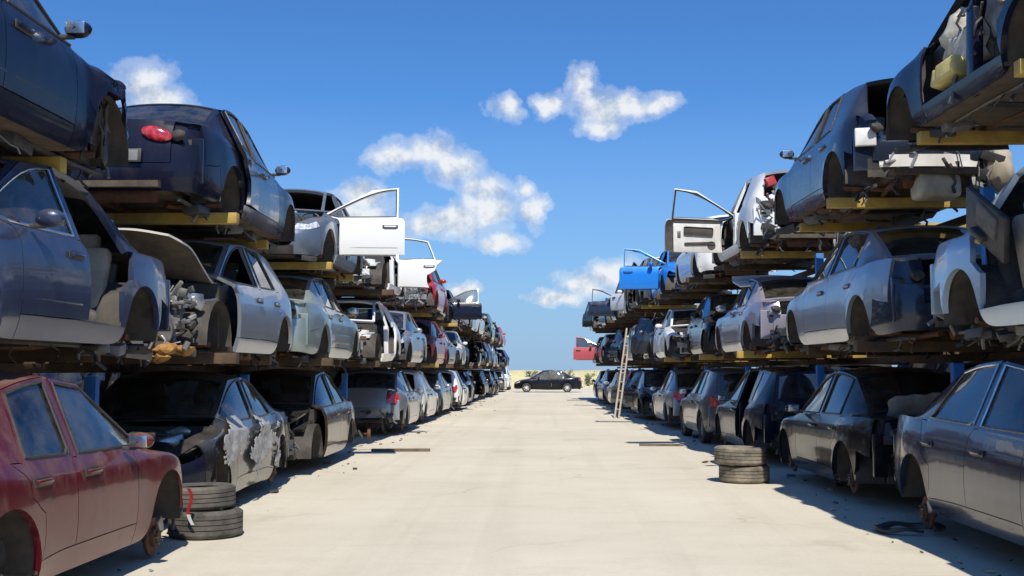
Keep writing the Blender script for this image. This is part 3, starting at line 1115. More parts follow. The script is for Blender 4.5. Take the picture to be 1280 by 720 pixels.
# cumulus banks: (azimuth, elevation, half width, half height) in degrees
CLOUDS = [(-20.6,13.7,1.75,1.35),(-20.0,13.0,2.2,.9),
          (-8.1,10.8,1.6,.95),(-6.3,11.0,1.7,1.0),(-5.0,10.3,1.5,.9),(-3.6,9.4,1.4,.9),(-3.3,8.3,1.7,1.2),(-4.9,7.7,2.2,1.0),(-6.4,7.4,1.5,.8),
          (-1.5,9.2,.75,.55),(-.85,8.1,.75,1.0),(-2.6,6.6,1.3,.6),(-9.7,8.9,1.5,.8),(-10.4,7.9,1.6,1.0),(-9.3,8.0,1.3,.7),
          (-2.3,13.3,.95,.75),(.0,13.4,.9,.7),(1.6,14.3,.75,1.2),(2.6,13.2,1.7,1.1),(4.0,13.4,1.9,.75),(2.5,12.2,1.1,.6),(5.7,13.5,.95,.62),
          (1.6,4.4,1.6,.8),(3.1,5.0,1.5,.9),(.3,3.7,1.6,.4),(4.5,4.4,1.8,1.0),(-4.5,4.2,.75,.45)]
warp = vnoise(28, 6, comb.outputs[0], .60)
wv = vmath('MULTIPLY_ADD', warp.outputs['Color'], (.044, .030, 0), (-.022, -.015, 0))
pv = vmath('ADD', comb.outputs[0], wv.outputs[0])
def field(vec):
    acc = None
    for a, e, w, h in CLOUDS:
        k = (1 / R(w), 1 / R(h), 0)
        q = vmath('MULTIPLY_ADD', vec, k, (-R(a) * k[0], -R(e) * k[1], 0))
        ln = vmath('LENGTH', q.outputs[0]).outputs['Value']
        if acc is None:
            acc = ln
        else:
            n = nt.nodes.new('ShaderNodeMath')
            n.operation = 'SMOOTH_MIN'
            n.inputs[2].default_value = .35
            nt.links.new(acc, n.inputs[0]); nt.links.new(ln, n.inputs[1])
            acc = n.outputs[0]
    return acc
d0 = field(pv.outputs[0])
fine = vnoise(55, 6, comb.outputs[0], .60)
dens = math_n(nt, 'SUBTRACT', 1.22, d0)
dens = math_n(nt, 'ADD', dens, math_n(nt, 'MULTIPLY', math_n(nt, 'SUBTRACT', fine.outputs['Fac'], .5), .85))
dens = math_n(nt, 'MULTIPLY', dens, 1.08)
mask = ramp(nt, dens, [(0.0, (0, 0, 0)), (0.32, (.30, .30, .30)), (1.0, (.93, .93, .93))], 'EASE')
# puffs: brighter where the cloud thins upward
shift = vmath('ADD', comb.outputs[0], (0.004, .010, 0))
fine2 = vnoise(34, 5, shift.outputs[0], .6)
fine3 = vnoise(34, 5, comb.outputs[0], .6)
rel = math_n(nt, 'SUBTRACT', fine3.outputs['Fac'], fine2.outputs['Fac'])
shade = math_n(nt, 'ADD', math_n(nt, 'MULTIPLY', rel, 2.6), .62, clamp=True)
ccol = ramp(nt, shade, [(0.2, (3.4, 4.0, 4.9)), (0.75, (6.3, 6.45, 6.6))])
hs = nt.nodes.new('ShaderNodeHueSaturation')
hs.inputs['Saturation'].default_value = 1.0
hs.inputs['Value'].default_value = 1.0
nt.links.new(sky.outputs[0], hs.inputs['Color'])
tn = nt.nodes.new('ShaderNodeMix'); tn.data_type = 'RGBA'; tn.blend_type = 'MULTIPLY'
tn.inputs[0].default_value = 1.0
nt.links.new(hs.outputs[0], tn.inputs[6]); tn.inputs[7].default_value = (.33, .62, .96, 1)
hz = ramp(nt, el, [(0.0, (.85, .85, .85)), (0.10, (.38, .38, .38)), (0.24, (0, 0, 0))])
skyh = mix(nt, hz, tn.outputs[2], (2.5, 3.65, 5.3))
skyc = mix(nt, mask, skyh, ccol)
nt.links.new(skyc, bg.inputs[0])
bg.inputs[1].default_value = 0.117

scene.view_settings.view_transform = 'Standard'
scene.view_settings.look = 'None'
scene.view_settings.gamma = 1
scene.view_settings.use_curve_mapping = False
scene.view_settings.exposure = 0.28

# ------------------------------------------------------------------ ground
def ground_mat():
    m, nt, b = newmat('sandy_concrete')
    tc = nt.nodes.new('ShaderNodeTexCoord')
    n1 = noise_tex(nt, .22, 6, .6)
    n2 = noise_tex(nt, 1.3, 8, .7)
    n3 = noise_tex(nt, 22, 6, .7)
    n4 = noise_tex(nt, .9, 7, .65, vscale=(.35, 1.6, 1), dist=.6)
    base = ramp(nt, n1, [(.3, (.54, .49, .385)), (.7, (.64, .59, .475))])
    base = mix(nt, ramp(nt, n2, [(.50, (0, 0, 0)), (.80, (.45, .45, .45))]), base, (.44, .385, .29))
    base = mix(nt, ramp(nt, n3, [(.48, (0, 0, 0)), (.8, (.35, .35, .35))]), base, (.46, .41, .32))
    base = mix(nt, ramp(nt, n4, [(.56, (0, 0, 0)), (.80, (.42, .42, .42))]), base, (.42, .36, .27))
    n5 = noise_tex(nt, 1.1, 5, .6, vscale=(1.5, .035, 1), dist=.3)
    base = mix(nt, ramp(nt, n5, [(.50, (0, 0, 0)), (.72, (.32, .32, .32))]), base, (.41, .365, .285))
    # cracks
    v = nt.nodes.new('ShaderNodeTexVoronoi')
    v.feature = 'DISTANCE_TO_EDGE'
    v.inputs['Scale'].default_value = .33
    wn = nt.nodes.new('ShaderNodeTexNoise')
    wn.inputs['Scale'].default_value = 1.2; wn.inputs['Detail'].default_value = 7
    nt.links.new(tc.outputs['Object'], wn.inputs['Vector'])
    va = nt.nodes.new('ShaderNodeVectorMath'); va.operation = 'MULTIPLY_ADD'
    va.inputs[1].default_value = (1.1, .8, 0)
    nt.links.new(wn.outputs['Color'], va.inputs[0]); nt.links.new(tc.outputs['Object'], va.inputs[2])
    nt.links.new(va.outputs[0], v.inputs['Vector'])
    ck = ramp(nt, v.outputs['Distance'], [(.0, (1, 1, 1)), (.007, (0, 0, 0))])
    gate = ramp(nt, noise_tex(nt, .5, 3, .5), [(.52, (0, 0, 0)), (.66, (.35, .35, .35))])
    base = mix(nt, math_n(nt, 'MULTIPLY', ck, gate), base, (.22, .18, .13))
    # oil and mud stains
    st = ramp(nt, noise_tex(nt, .55, 5, .6, vscale=(1, .6, 1)), [(.60, (0, 0, 0)), (.78, (.5, .5, .5))])
    base = mix(nt, st, base, (.27, .215, .14))
    nt.links.new(base, b.inputs['Base Color'])
    b.inputs['Roughness'].default_value = .92
    b.inputs['Specular IOR Level'].default_value = .2
    bp = nt.nodes.new('ShaderNodeBump')
    bp.inputs['Strength'].default_value = .35
    bp.inputs['Distance'].default_value = .03
    nt.links.new(math_n(nt, 'ADD', n3, math_n(nt, 'MULTIPLY', n2, 1.5)), bp.inputs['Height'])
    nt.links.new(bp.outputs[0], b.inputs['Normal'])
    return m
b = MB()
ys = [-40, -10, 0, 5, 10, 20, 40, 80, 150, 400, 2500]
xs = [-2500, -300, -60, -15, -5, 0, 5, 15, 60, 300, 2500]
vs = [(x, y, 0) for y in ys for x in xs]
nx = len(xs)
b.add(vs, [(j * nx + i, j * nx + i + 1, (j + 1) * nx + i + 1, (j + 1) * nx + i) for j in range(len(ys) - 1) for i in range(nx - 1)])
g = obj('ground', b.mesh('ground', [ground_mat()], 0))
g['kind'] = 'structure'
# low dry-grass bank closing the yard
def bank():
    m, nt, bb = newmat('dry_grass_bank')
    n1 = noise_tex(nt, .35, 8, .7)
    n2 = noise_tex(nt, 3, 8, .75)
    c = ramp(nt, n1, [(.35, (.50, .43, .20)), (.55, (.56, .50, .28)), (.72, (.36, .35, .15))])
    c = mix(nt, ramp(nt, n2, [(.45, (0, 0, 0)), (.7, (.6, .6, .6))]), c, (.38, .33, .16))
    nt.links.new(c, bb.inputs['Base Color'])
    bb.inputs['Roughness'].default_value = .95
    b = MB()
    X = [-160 + 2 * i for i in range(171)]
    prof = [(97, 0), (98.2, .75), (99.5, 1.25), (101, 1.42), (106, 1.35), (112, .6), (116, -.05)]
    vs = []
    for x in X:
        for y, z in prof:
            k = noise.noise(Vector((x * .13, y * .3, 0)))
            vs.append((x, y + k * .8, z * (1 + .28 * k) + (0.1 * noise.noise(Vector((x * .6, y, 3))) if z > .1 else -.03)))
    q = len(prof)
    b.add(vs, [(i * q + j, (i + 1) * q + j, (i + 1) * q + j + 1, i * q + j + 1) for i in range(len(X) - 1) for j in range(q - 1)])
    o = obj('terrain', b.mesh('terrain', [m], 80))
    o['kind'] = 'structure'
bank()

# ------------------------------------------------------------------ shapes and paints
SH = dict(
    saloon=make_shape('sedan', W=1.80, H=1.50, wb=2.70, fo=.88, ro=1.02),
    compact=make_shape('sedan', W=1.74, H=1.46, wb=2.52, fo=.82, ro=.96, bon=.68, belt=.88, boot=.97, rake=.78, seed=3),
    limousine=make_shape('sedan', W=1.90, H=1.55, wb=2.92, fo=.90, ro=1.02, belt=.95, boot=1.03, bon=.72, rake=.88, roofend=.50, glassbase=.38, seed=5),
    hatch=make_shape('hatch', W=1.76, H=1.51, wb=2.58, fo=.84, ro=.74, roofend=.55, belt=.92, seed=7),
    small=make_shape('hatch', W=1.68, H=1.51, wb=2.46, fo=.76, ro=.62, roofend=.45, cowl=.30, rake=.70, bon=.73, seed=9),
    estate=make_shape('wagon', W=1.80, H=1.52, wb=2.70, fo=.88, ro=1.0, roofend=.45, seed=13),
    bent=make_shape('sedan', W=1.78, H=1.48, wb=2.66, fo=.86, ro=1.0, dent=.045, seed=17),
    crushed=make_shape('hatch', W=1.76, H=1.49, wb=2.58, fo=.84, ro=.80, dent=.05, seed=21),
    mpv=make_shape('wagon', W=1.82, H=1.66, wb=2.72, fo=.80, ro=.84, belt=1.0, boot=1.08, bon=.80, roofend=.35, cowl=.26, rake=.72, seed=31),
    van=make_shape('van', W=1.84, H=1.82, wb=2.75, fo=.78, ro=.85, belt=1.05, boot=1.10, bon=.86, roofend=.3, cowl=.2, rake=.62, seed=25),
)
PT = dict(
    maroon=paint('maroon', (.105, .009, .015), .2, .28, .75, .6),
    navy=paint('navy', (.008, .009, .022), .0, .24, .12, .35),
    black=paint('black', (.008, .008, .010), .0, .2, .18, .5),
    slate=paint('slate_blue', (.040, .054, .105), .35, .28, .32, .5),
    silver=paint('silver', (.34, .375, .42), .65, .33, .35),
    paleblue=paint('pale_blue', (.40, .50, .60), .4, .33, .3),
    bluegrey=paint('blue_grey', (.14, .17, .215), .45, .32, .4, .5),
    palegreen=paint('pale_green', (.27, .33, .325), .5, .33, .45),
    white=paint('white', (.72, .72, .70), .0, .32, .22),
    cream=paint('cream', (.60, .55, .46), .1, .35, .5),
    bronze=paint('bronze', (.05, .036, .026), .4, .25, .4),
    grey=paint('grey', (.11, .115, .12), .5, .3, .45),
    dark=paint('dark_grey', (.020, .021, .025), .3, .26, .4),
    audi=paint('gun_metal', (.030, .038, .066), .45, .22, .2),
    blue=paint('bright_blue', (.015, .19, .62), .1, .25, .2),
    red=paint('red', (.42, .018, .022), .1, .3, .25),
    mauve=paint('mauve_silver', (.34, .32, .38), .5, .32, .4),
    pink=paint('faded_red', (.42, .075, .085), .0, .5, .5),
    steel=paint('steel_blue', (.026, .036, .062), .4, .26, .3),
    green=paint('dark_green', (.02, .07, .045), .3, .28, .35),
)
YAWR = R(1.55)
LEVEL = {('L', 1): 0.0, ('L', 2): 1.44, ('L', 3): 2.88, ('R', 1): 0.0, ('R', 2): 1.57, ('R', 3): 3.20}
CARS = []      # (side, tier, y0, y1, root) for the racks
def xplane(side, y):
    return -3.3 if side == 'L' else 3.55 - .027 * y
GR = {'L': {1: 'scrap cars on the ground along the left row', 2: 'scrap cars on the middle tier of the left row', 3: 'scrap cars on the top tier of the left row'},
      'R': {1: 'scrap cars on the ground along the right row', 2: 'scrap cars on the middle tier of the right row', 3: 'scrap cars on the top tier of the right row'}}
def place(side, tier, d, facing, shape, col, label, cat='car', yaw=0.0, dx=0.0, dz=0.0, name='scrap_car', gone='', opened=None, recolor=None, labels=None, **kw):
    """d: distance of the nearer end along the row. a / o in a part name stand for the aisle side / the other side."""
    S = SH[shape]
    if facing == 'away':
        y = d - S['xt']; rz = PI / 2; aisle = '_r' if side == 'L' else '_l'
    else:
        y = d + S['xn']; rz = -PI / 2; aisle = '_l' if side == 'L' else '_r'
    other = '_l' if aisle == '_r' else '_r'
    def fx(k):
        return k.replace('_a', aisle) if k.endswith('_a') else (k.replace('_o', other) if k.endswith('_o') else k)
    gone_s = {fx(k) for k in gone.split()}
    op = {fx(k): v for k, v in (opened or {}).items()}
    rc = {fx(k): (PT[v] if isinstance(v, str) else v) for k, v in (recolor or {}).items()}
    lb = {fx(k): v for k, v in (labels or {}).items()}
    if side == 'R': rz += YAWR
    x = xplane(side, y) + (-1 if side == 'L' else 1) * S['hw'] + dx
    z = LEVEL[side, tier] + dz
    kw.setdefault('hang', tier > 1 and d < 32)
    r = make_car(name, S, PT[col], x, y, z, rz + R(yaw), gone=gone_s, opened=op, recolor=rc, labels=lb, **kw)
    tag(r, label, cat, GR[side][tier])
    CARS.append((side, tier, d, d + S['L'], r, dz))
    return r

FRONT = 'fbumper grille head_l head_r bonnet'
FRONTB = 'fbumper grille head_l head_r'
REAR = 'rbumper tail_l tail_r'
HUBS = 'hub'
# ---- left row, ground
place('L', 1, 5.2, 'away', 'compact', 'maroon', 'dusty maroon saloon on bare brake discs, nearest car on the ground at left', 'saloon car', name='saloon_car',
      gone=FRONTB, wheels='hub', hubz=.17, dx=.33, yaw=-.5)
place('L', 1, 10.25, 'cam', 'bent', 'dark', 'wrecked dark car with open engine bay and torn film, behind the maroon saloon', 'wrecked car',
      gone='bonnet head_l head_r grille mirror_l', wheels='hub', yaw=1.0, dz=-.03, recolor={'fbumper': 'navy', 'fdoor_a': 'grey', 'rdoor_a': 'grey'})
place('L', 1, 14.95, 'cam', 'saloon', 'bronze', 'dark bronze saloon without its front end, behind the wreck with torn film', 'saloon car', name='saloon_car',
      gone=FRONTB + ' fender_a mirror_l mirror_r', wheels={'rl': 'hub'}, dz=-.02, yaw=.6, recolor={'bonnet': 'black', 'frame': 'black'}, glassm=M_GLASS2)
place('L', 1, 24.6, 'away', 'saloon', 'silver', 'silver saloon showing a red tail light, beyond the dark bronze saloon', 'saloon car', name='saloon_car',
      gone='rbumper tail_o', wheels='hub', opened={'boot': 8}, yaw=.5)
# ---- left row, middle tier
place('L', 2, 5.25, 'cam', 'saloon', 'slate', 'slate blue saloon missing a rear door, above the maroon saloon', 'saloon car', name='saloon_car',
      gone='rdoor_a rbumper seats', wheels={'rl': 'hub', 'rr': 'hub'}, seat=M_BEIGE, innerm=M_GREYP, dx=.05, seal=M_CHROME, strip=M_CHROME)
place('L', 2, 10.35, 'cam', 'hatch', 'silver', 'silver hatchback with raised bonnet and bare engine bay, behind the slate blue saloon', 'hatchback',
      name='hatchback', gone=FRONTB + ' fender_l fender_r mirror_l mirror_r fglass_a', opened={'bonnet': 41}, recolor={'bonnet': 'cream', 'bonnet_in': simple('bonnet_lining', (.16, .125, .085), (.07, .055, .04), .85, scale=4)}, wheels={'rl': 'hub', 'rr': 'hub'}, yaw=-.5)
place('L', 2, 15.2, 'away', 'saloon', 'palegreen', 'pale green grey saloon right behind the silver hatchback with raised bonnet', 'saloon car', name='saloon_car',
      gone='fbumper grille head_l head_r tail_a', wheels='none', yaw=.5)
place('L', 2, 20.6, 'cam', 'crushed', 'white', 'stripped white shell without doors or front, beyond the pale green grey saloon', 'car shell', name='car_shell',
      gone=FRONT + ' windscreen fdoor_a rdoor_a seats fender_a', wheels='none', recolor={'frame': 'white'})
# ---- left row, top tier
place('L', 3, 4.5, 'away', 'saloon', 'navy', 'dark navy saloon with a torn front wing, top of the nearest left stack', 'saloon car', name='saloon_car',
      gone=FRONTB + ' bonnet', wheels='none', dz=-.08, strip=M_BLACK, labels={'fender_a': 'torn front wing bent outward'})
place('L', 3, 10.35, 'away', 'saloon', 'navy', 'dark navy saloon tail toward the camera with one red lamp, on the left top tier', 'saloon car', name='saloon_car',
      gone='tail_a', opened={'rdoor_a': 5}, wheels={'rr': 'hub'}, recolor={'fdoor_a': 'steel'}, yaw=1.0)
place('L', 3, 15.7, 'cam', 'hatch', 'bluegrey', 'blue grey hatchback with its white front door swung open over the aisle', 'hatchback', name='hatchback',
      gone='bonnet windscreen fglass_a mirror_a', opened={'fdoor_a': 84}, recolor={'fdoor_a': 'white', 'mirror': M_BLACK}, wheels='none', labels={'fdoor_a': 'plain white replacement door swung wide open'}, strip=M_GREYP)
place('L', 3, 21.3, 'cam', 'saloon', 'white', 'white saloon shell with a rear door swung open, beyond the blue grey hatchback', 'saloon car', name='saloon_car',
      gone=FRONT + ' fender_a fdoor_a rglass_a', opened={'rdoor_a': 82}, recolor={'frame': 'white'}, wheels='none', beam=M_WHITE)
place('L', 3, 28.6, 'cam', 'small', 'red', 'red small hatchback with raised bonnet beyond the white shell with open rear door', 'hatchback', name='hatchback', gone='fbumper head_a grille', dx=.28, opened={'bonnet': 38})
# ---- right row, ground
place('R', 1, 6.35, 'cam', 'limousine', 'audi', 'gunmetal blue limousine on bare brake discs, nearest car on the ground at right', 'limousine', name='limousine',
      gone='mirror_l mirror_r', wheels='hub', hubz=.165, yaw=-1.2, dx=-.12, dz=.03, seal=M_CHROME)
place('R', 1, 11.5, 'away', 'saloon', 'black', 'black saloon with its boot and bumper stripped, behind the gunmetal limousine', 'saloon car', name='saloon_car',
      gone='rbumper tail_l tail_r boot', wheels='hub', glassm=M_GLASS2, dx=-.05)
place('R', 1, 16.9, 'away', 'estate', 'navy', 'dark navy estate without rear bumper, behind the stack of two dusty tyres', 'estate car', name='estate_car',
      gone='rbumper tail_a rdoor_a', wheels='hub')
place('R', 1, 21.9, 'away', 'hatch', 'grey', 'grey hatchback with red tail lights beyond the dark navy estate', 'hatchback', name='hatchback', gone='', wheels='wheel', glassm=M_GLASS2)
place('R', 1, 27.0, 'away', 'saloon', 'silver', 'silver saloon on the ground beyond the grey hatchback with red tail lights', 'saloon car', name='saloon_car', gone='rbumper boot', wheels='hub')
# ---- right row, middle tier
place('R', 2, 5.4, 'cam', 'saloon', 'paleblue', 'pale blue doorless shell with loose black trim, above the gunmetal limousine', 'car shell', name='car_shell',
      gone='fdoor_a rdoor_a rbumper tail_a seats boot', wheels='none', glassm=M_GLASS2, dx=-.1)
place('R', 2, 11.0, 'away', 'limousine', 'silver', 'silver saloon missing boot lid and tail lamps, behind the pale blue shell', 'saloon car', name='saloon_car',
      gone='tail_l tail_r boot mirror_l', wheels={'rl': 'hub', 'rr': 'hub'}, beam=M_DARK, recolor={'frame': 'steel', 'rbumper': 'steel'})
place('R', 2, 17.0, 'away', 'compact', 'mauve', 'mauve silver saloon without rear bumper, behind the silver saloon missing its boot lid', 'saloon car', name='saloon_car',
      gone='rbumper tail_l boot', wheels='hub')
# ---- right row, top tier
place('R', 3, 6.9, 'away', 'saloon', 'navy', 'dark navy saloon stuffed with loose airbags, top of the nearest right stack', 'saloon car', name='saloon_car',
      gone='fdoor_a rdoor_a seats fbumper', wheels='none', dx=0, dz=.25, recolor={'frame': 'navy'})
place('R', 3, 11.75, 'away', 'hatch', 'steel', 'steel blue hatchback with a bare white crash beam at its tail, on the top tier', 'hatchback', name='hatchback',
      gone='rbumper tail_l tail_r boot', wheels='none', beam=M_WHITE, glassm=M_GLASS2, dx=-.1)
place('R', 3, 17.4, 'away', 'hatch', 'white', 'white hatchback with open tail, its stripped front door open over the aisle', 'hatchback', name='hatchback',
      gone='rbumper tail_l tail_r boot rearglass fglass_a rdoor_a mirror_a', opened={'fdoor_a': 80}, wheels='none', recolor={'trim': M_WHITE})
place('R', 3, 22.6, 'away', 'small', 'white', 'white small hatchback with dark rear glass, beyond the white one with open door', 'hatchback', name='hatchback', gone='tail_a', glassm=M_GLASS2)
place('R', 3, 27.6, 'cam', 'hatch', 'blue', 'bright blue hatchback with its front door swung open over the aisle', 'hatchback', name='hatchback',
      gone='fbumper head_a fglass_a', opened={'fdoor_a': 82})

# ---- the rest of both rows, each car its own
CW = [('silver', 5), ('white', 4), ('grey', 4), ('dark', 4), ('black', 3), ('navy', 2), ('slate', 2), ('mauve', 1), ('palegreen', 1), ('cream', 1), ('red', 0), ('steel', 2), ('bronze', 1), ('green', 1)]
CWORD = dict(silver='silver', white='white', grey='mid grey', dark='dark grey', black='black', navy='navy', slate='slate blue', mauve='mauve silver', palegreen='pale green grey', cream='cream', red='red', steel='steel blue', bronze='bronze', green='dark green', blue='bright blue', pink='faded red')
KWORD = dict(saloon='saloon', compact='compact saloon', limousine='long saloon', hatch='hatchback', small='small hatchback', estate='estate', bent='dented saloon', crushed='crumpled hatchback', mpv='people carrier')
ORD = {1: 'first', 2: 'second', 3: 'third', 4: 'fourth', 5: 'fifth', 6: 'sixth', 7: 'seventh', 8: 'eighth', 9: 'ninth', 10: 'tenth', 11: 'eleventh', 12: 'twelfth', 13: 'thirteenth', 14: 'fourteenth', 15: 'fifteenth', 16: 'sixteenth', 17: 'seventeenth'}
rnd = random.Random(41)
SPECIAL = {('L', 3, 8): dict(col='navy', facing='cam', shape='hatch', opened={'fdoor_a': 80}, word='with a door open over the aisle'),
           ('L', 3, 15): dict(col='red', facing='cam', shape='small', gone='fbumper', word='without front bumper'),
           ('R', 3, 8): dict(col='steel', facing='cam', shape='saloon', opened={'fdoor_a': 80}, gone='fglass_a bonnet fbumper', word='with a door open over the aisle'),
           ('R', 2, 10): dict(col='grey', facing='cam', shape='hatch', opened={'fdoor_a': 85}, recolor={'fdoor_a': 'pink'}, labels={'fdoor_a': 'faded red door swung open'}, gone='fbumper', word='with a faded red door open'),
           ('R', 2, 7): dict(col='cream', facing='cam', shape='hatch', gone=FRONTB, recolor={'bonnet': 'pink'}, word='with a faded red bonnet'),
           ('L', 2, 5): dict(col='silver', facing='cam', shape='saloon', gone='bonnet fbumper', word='without bonnet'),
           ('L', 2, 6): dict(col='pink', facing='cam', shape='hatch', gone=FRONTB, word='without front bumper'),
           ('L', 2, 8): dict(col='white', facing='cam', shape='hatch', gone=FRONT, word='with bare engine bay'),
           ('R', 2, 4): dict(col='black', facing='cam', shape='hatch', gone='fbumper head_l head_r grille', opened={'bonnet': 30}, word='with its bonnet ajar'),
           ('R', 2, 5): dict(col='white', facing='cam', shape='bent', gone=FRONT, word='with bare engine bay'),
           }
VAR = [('cam', FRONT + ' fender_a fender_o', 'with bare front frame'), ('cam', FRONT + ' fender_a windscreen', 'cut open at the front'), ('away', REAR + ' boot rearglass', 'with open tail'), ('cam', FRONT, 'with bare engine bay'), ('cam', FRONTB, 'without front bumper'), ('cam', 'fbumper head_a', 'missing a headlight'),
       ('cam', FRONT + ' fender_a', 'with front end cut open'), ('cam', FRONT + ' fdoor_a windscreen', 'without front door or screen'),
       ('away', REAR, 'without rear bumper'), ('away', REAR + ' boot', 'without tail panel'), ('away', 'tail_a', 'missing a tail light'),
       ('away', 'rbumper rdoor_a', 'missing rear door and bumper'), ('cam', 'fbumper grille', 'with empty grille')]
seen_lab = set()
def fill(side, tier, start, end, first, step=4.98):
    n = first
    d = start
    while d + 4.3 < end:
        sp = SPECIAL.get((side, tier, n))
        shape = rnd.choices(['saloon', 'compact', 'hatch', 'small', 'estate', 'bent', 'crushed', 'mpv'], [3, 2, 4, 2, 2, 3, 3, 4 if tier == 3 else 0])[0]
        col = rnd.choices([c for c, _ in CW], [w for _, w in CW])[0]
        facing, gone, word = rnd.choice(VAR)
        kw = {}
        if sp:
            shape, col, facing, word = sp['shape'], sp['col'], sp['facing'], sp['word']
            gone = sp.get('gone', '')
            kw = {k: sp[k] for k in ('opened', 'recolor', 'labels') if k in sp}
        else:
            q = rnd.random()
            if facing == 'cam' and q < .22 and 'bonnet' not in gone: kw['opened'] = {'bonnet': rnd.uniform(18, 42)}
            elif facing == 'away' and q < .3 and 'boot' not in gone: kw['opened'] = {'boot': rnd.uniform(6, 30)}
            elif q < .45 and 'fdoor_a' not in gone: kw['opened'] = {'fdoor_a': rnd.uniform(8, 26)}
            elif q < .6 and 'rdoor_a' not in gone: kw['opened'] = {'rdoor_a': rnd.uniform(8, 22)}
            if rnd.random() < .3:
                pk = rnd.choice(['bonnet', 'fdoor_a', 'rdoor_a', 'fender_a', 'fbumper', 'boot'])
                pc = rnd.choice([c for c in ('white', 'silver', 'dark', 'grey', 'pink', 'navy') if c != col])
                kw['recolor'] = {pk: pc}
                kw['labels'] = {pk: f"odd {CWORD[pc]} {dict(bonnet='bonnet', fdoor_a='front door', rdoor_a='rear door', fender_a='front wing', fbumper='bumper', boot='tail panel')[pk]}"}
        tier_w = {1: 'ground', 2: 'middle', 3: 'top'}[tier]
        lab = f"{CWORD[col]} {KWORD[shape]} {word}, {ORD[n]} on the {'left' if side == 'L' else 'right'} {tier_w} tier"
        kind = 'estate car' if shape == 'estate' else ('saloon car' if shape in ('saloon', 'compact', 'bent') else ('people carrier' if shape == 'mpv' else 'hatchback'))
        far = d > 42
        place(side, tier, d + rnd.uniform(-.12, .12), facing, shape, col, lab, kind, name=kind.replace(' ', '_'), gone=gone + (' seats' if far else ''),
              yaw=rnd.uniform(-2, 2), dx=rnd.uniform(-.18, .18), roll=R(rnd.uniform(-1.2, 1.2)) if tier > 1 else 0, wheels='hub' if tier == 1 else 'none', detail=1,
              glassm=rnd.choice([M_GLASS, M_GLASS2, M_GLASSD]), dz=-.02 if tier == 1 else .015, **kw)
        n += 1
        d += step
fill('L', 1, 29.6, 82, 6)
fill('L', 2, 25.5, 82, 5)
fill('L', 3, 32.9, 82, 7)
fill('R', 1, 32.0, 61, 6)
fill('R', 2, 21.9, 61, 4)
fill('R', 3, 32.6, 58, 6)

# ---- the second bank of cars standing behind each row, glimpsed between the tiers
rnd = random.Random(77)
for side in ('L', 'R'):
    for tier in (1, 2):
        d = 4.6 if side == 'L' else 5.2
        n = 1
        while d < 50:
            shape = rnd.choice(['mpv', 'mpv', 'hatch', 'estate', 'mpv'] if tier == 1 else ['saloon', 'hatch', 'estate', 'crushed', 'mpv'])
            col = rnd.choices([c for c, _ in CW], [w for _, w in CW])[0]
            facing, gone, word = rnd.choice(VAR)
            kind = 'estate car' if shape == 'estate' else ('saloon car' if shape in ('saloon', 'compact', 'bent') else ('people carrier' if shape == 'mpv' else 'hatchback'))
            lab = f"{CWORD[col]} {KWORD[shape]}, {ORD[n]} in the bank behind the {'left' if side == 'L' else 'right'} row's {'ground' if tier == 1 else 'middle'} tier"
            r = place(side, tier, d, facing, shape, col, lab, kind, name=kind.replace(' ', '_'), gone=gone + ' seats', detail=0,
                      dx=(-2.0 if side == 'L' else 2.0) + rnd.uniform(-.1, .1), yaw=rnd.uniform(-1.5, 1.5), glassm=M_GLASS2)
            CARS.pop()
            r['group'] = f"cars in the bank behind the {'left' if side == 'L' else 'right'} row"
            d += 4.9
            n += 1

# ------------------------------------------------------------------ racks
def rack(side):
    root = empty('storage_rack', (xplane(side, 4), 4, 0), (0, 0, YAWR if side == 'R' else 0))
    sg = -1 if side == 'L' else 1
    def part(nm, lx, ly, lz, d, mat, rot=(0, 0, 0), bev=.008):
        b = MB(); b.box((0, 0, 0), d, 0, (0, 0, 0), bev)
        return obj(nm, b.mesh(nm, [mat], 40), root, (lx, ly, lz), rot)
    tiers = {t: sorted((a, c) for s, t2, a, c, _, _ in CARS if s == side and t2 == t) for t in (1, 2, 3)}
    end = 82 if side == 'L' else 61.5
    z2, z3 = LEVEL[side, 2], LEVEL[side, 3]
    for t, zb, zt in ((1, 0, z2 - .045), (2, z2 + .19, z3 - .045)):
        spans = tiers[t]
        gaps = [spans[0][0] - .12] + [(a[1] + b2[0]) / 2 for a, b2 in zip(spans[:-1], spans[1:])] + [spans[-1][1] + .1]
        for gy in gaps:
            for lx in (.80, 2.02, 4.0):
                o = part('upright', sg * lx, gy - 4, (zb + zt) / 2, (.11, .09, zt - zb), M_RACKBLUE)
    for t in (2, 3):
        z = LEVEL[side, t]
        y = 3.2
        while y < end:
            y1 = min(y + 8.0, end)
            for lx in (1.70, 2.55, 3.7):
                part('side_beam', sg * lx, (y + y1) / 2 - 4, z + .03, (.09, y1 - y - .02, .09), M_RACKRUST)
            y = y1
        for s2, t2, a, c, _, cz in CARS:
            if (s2, t2) != (side, t): continue
            for f in (.22, .74):
                yy = a + (c - a) * f
                w = (4.05 if f < .5 else 3.85) + rnd.uniform(-.1, .1)
                part('cross_beam', sg * (4.0 - w / 2), yy - 4, z + .133 + cz, (w, .11, .112), M_RACKYEL if (t == 3 and a < 16) or rnd.random() < (.2 if t == 3 else .15) else M_RACKRUST)
    tag(root, f"rusty pallet rack with blue uprights and yellow cross beams carrying the {'left' if side == 'L' else 'right'} row of cars", 'rack', 'racks carrying the cars')
rack('L'); rack('R')
# ------------------------------------------------------------------ loose parts belonging to the near cars
def car_of(text):
    for o in bpy.data.objects:
        if o.get('label', '').startswith(text):
            return o
rnd = random.Random(5)
def shape_of(side, key): return SH[key]

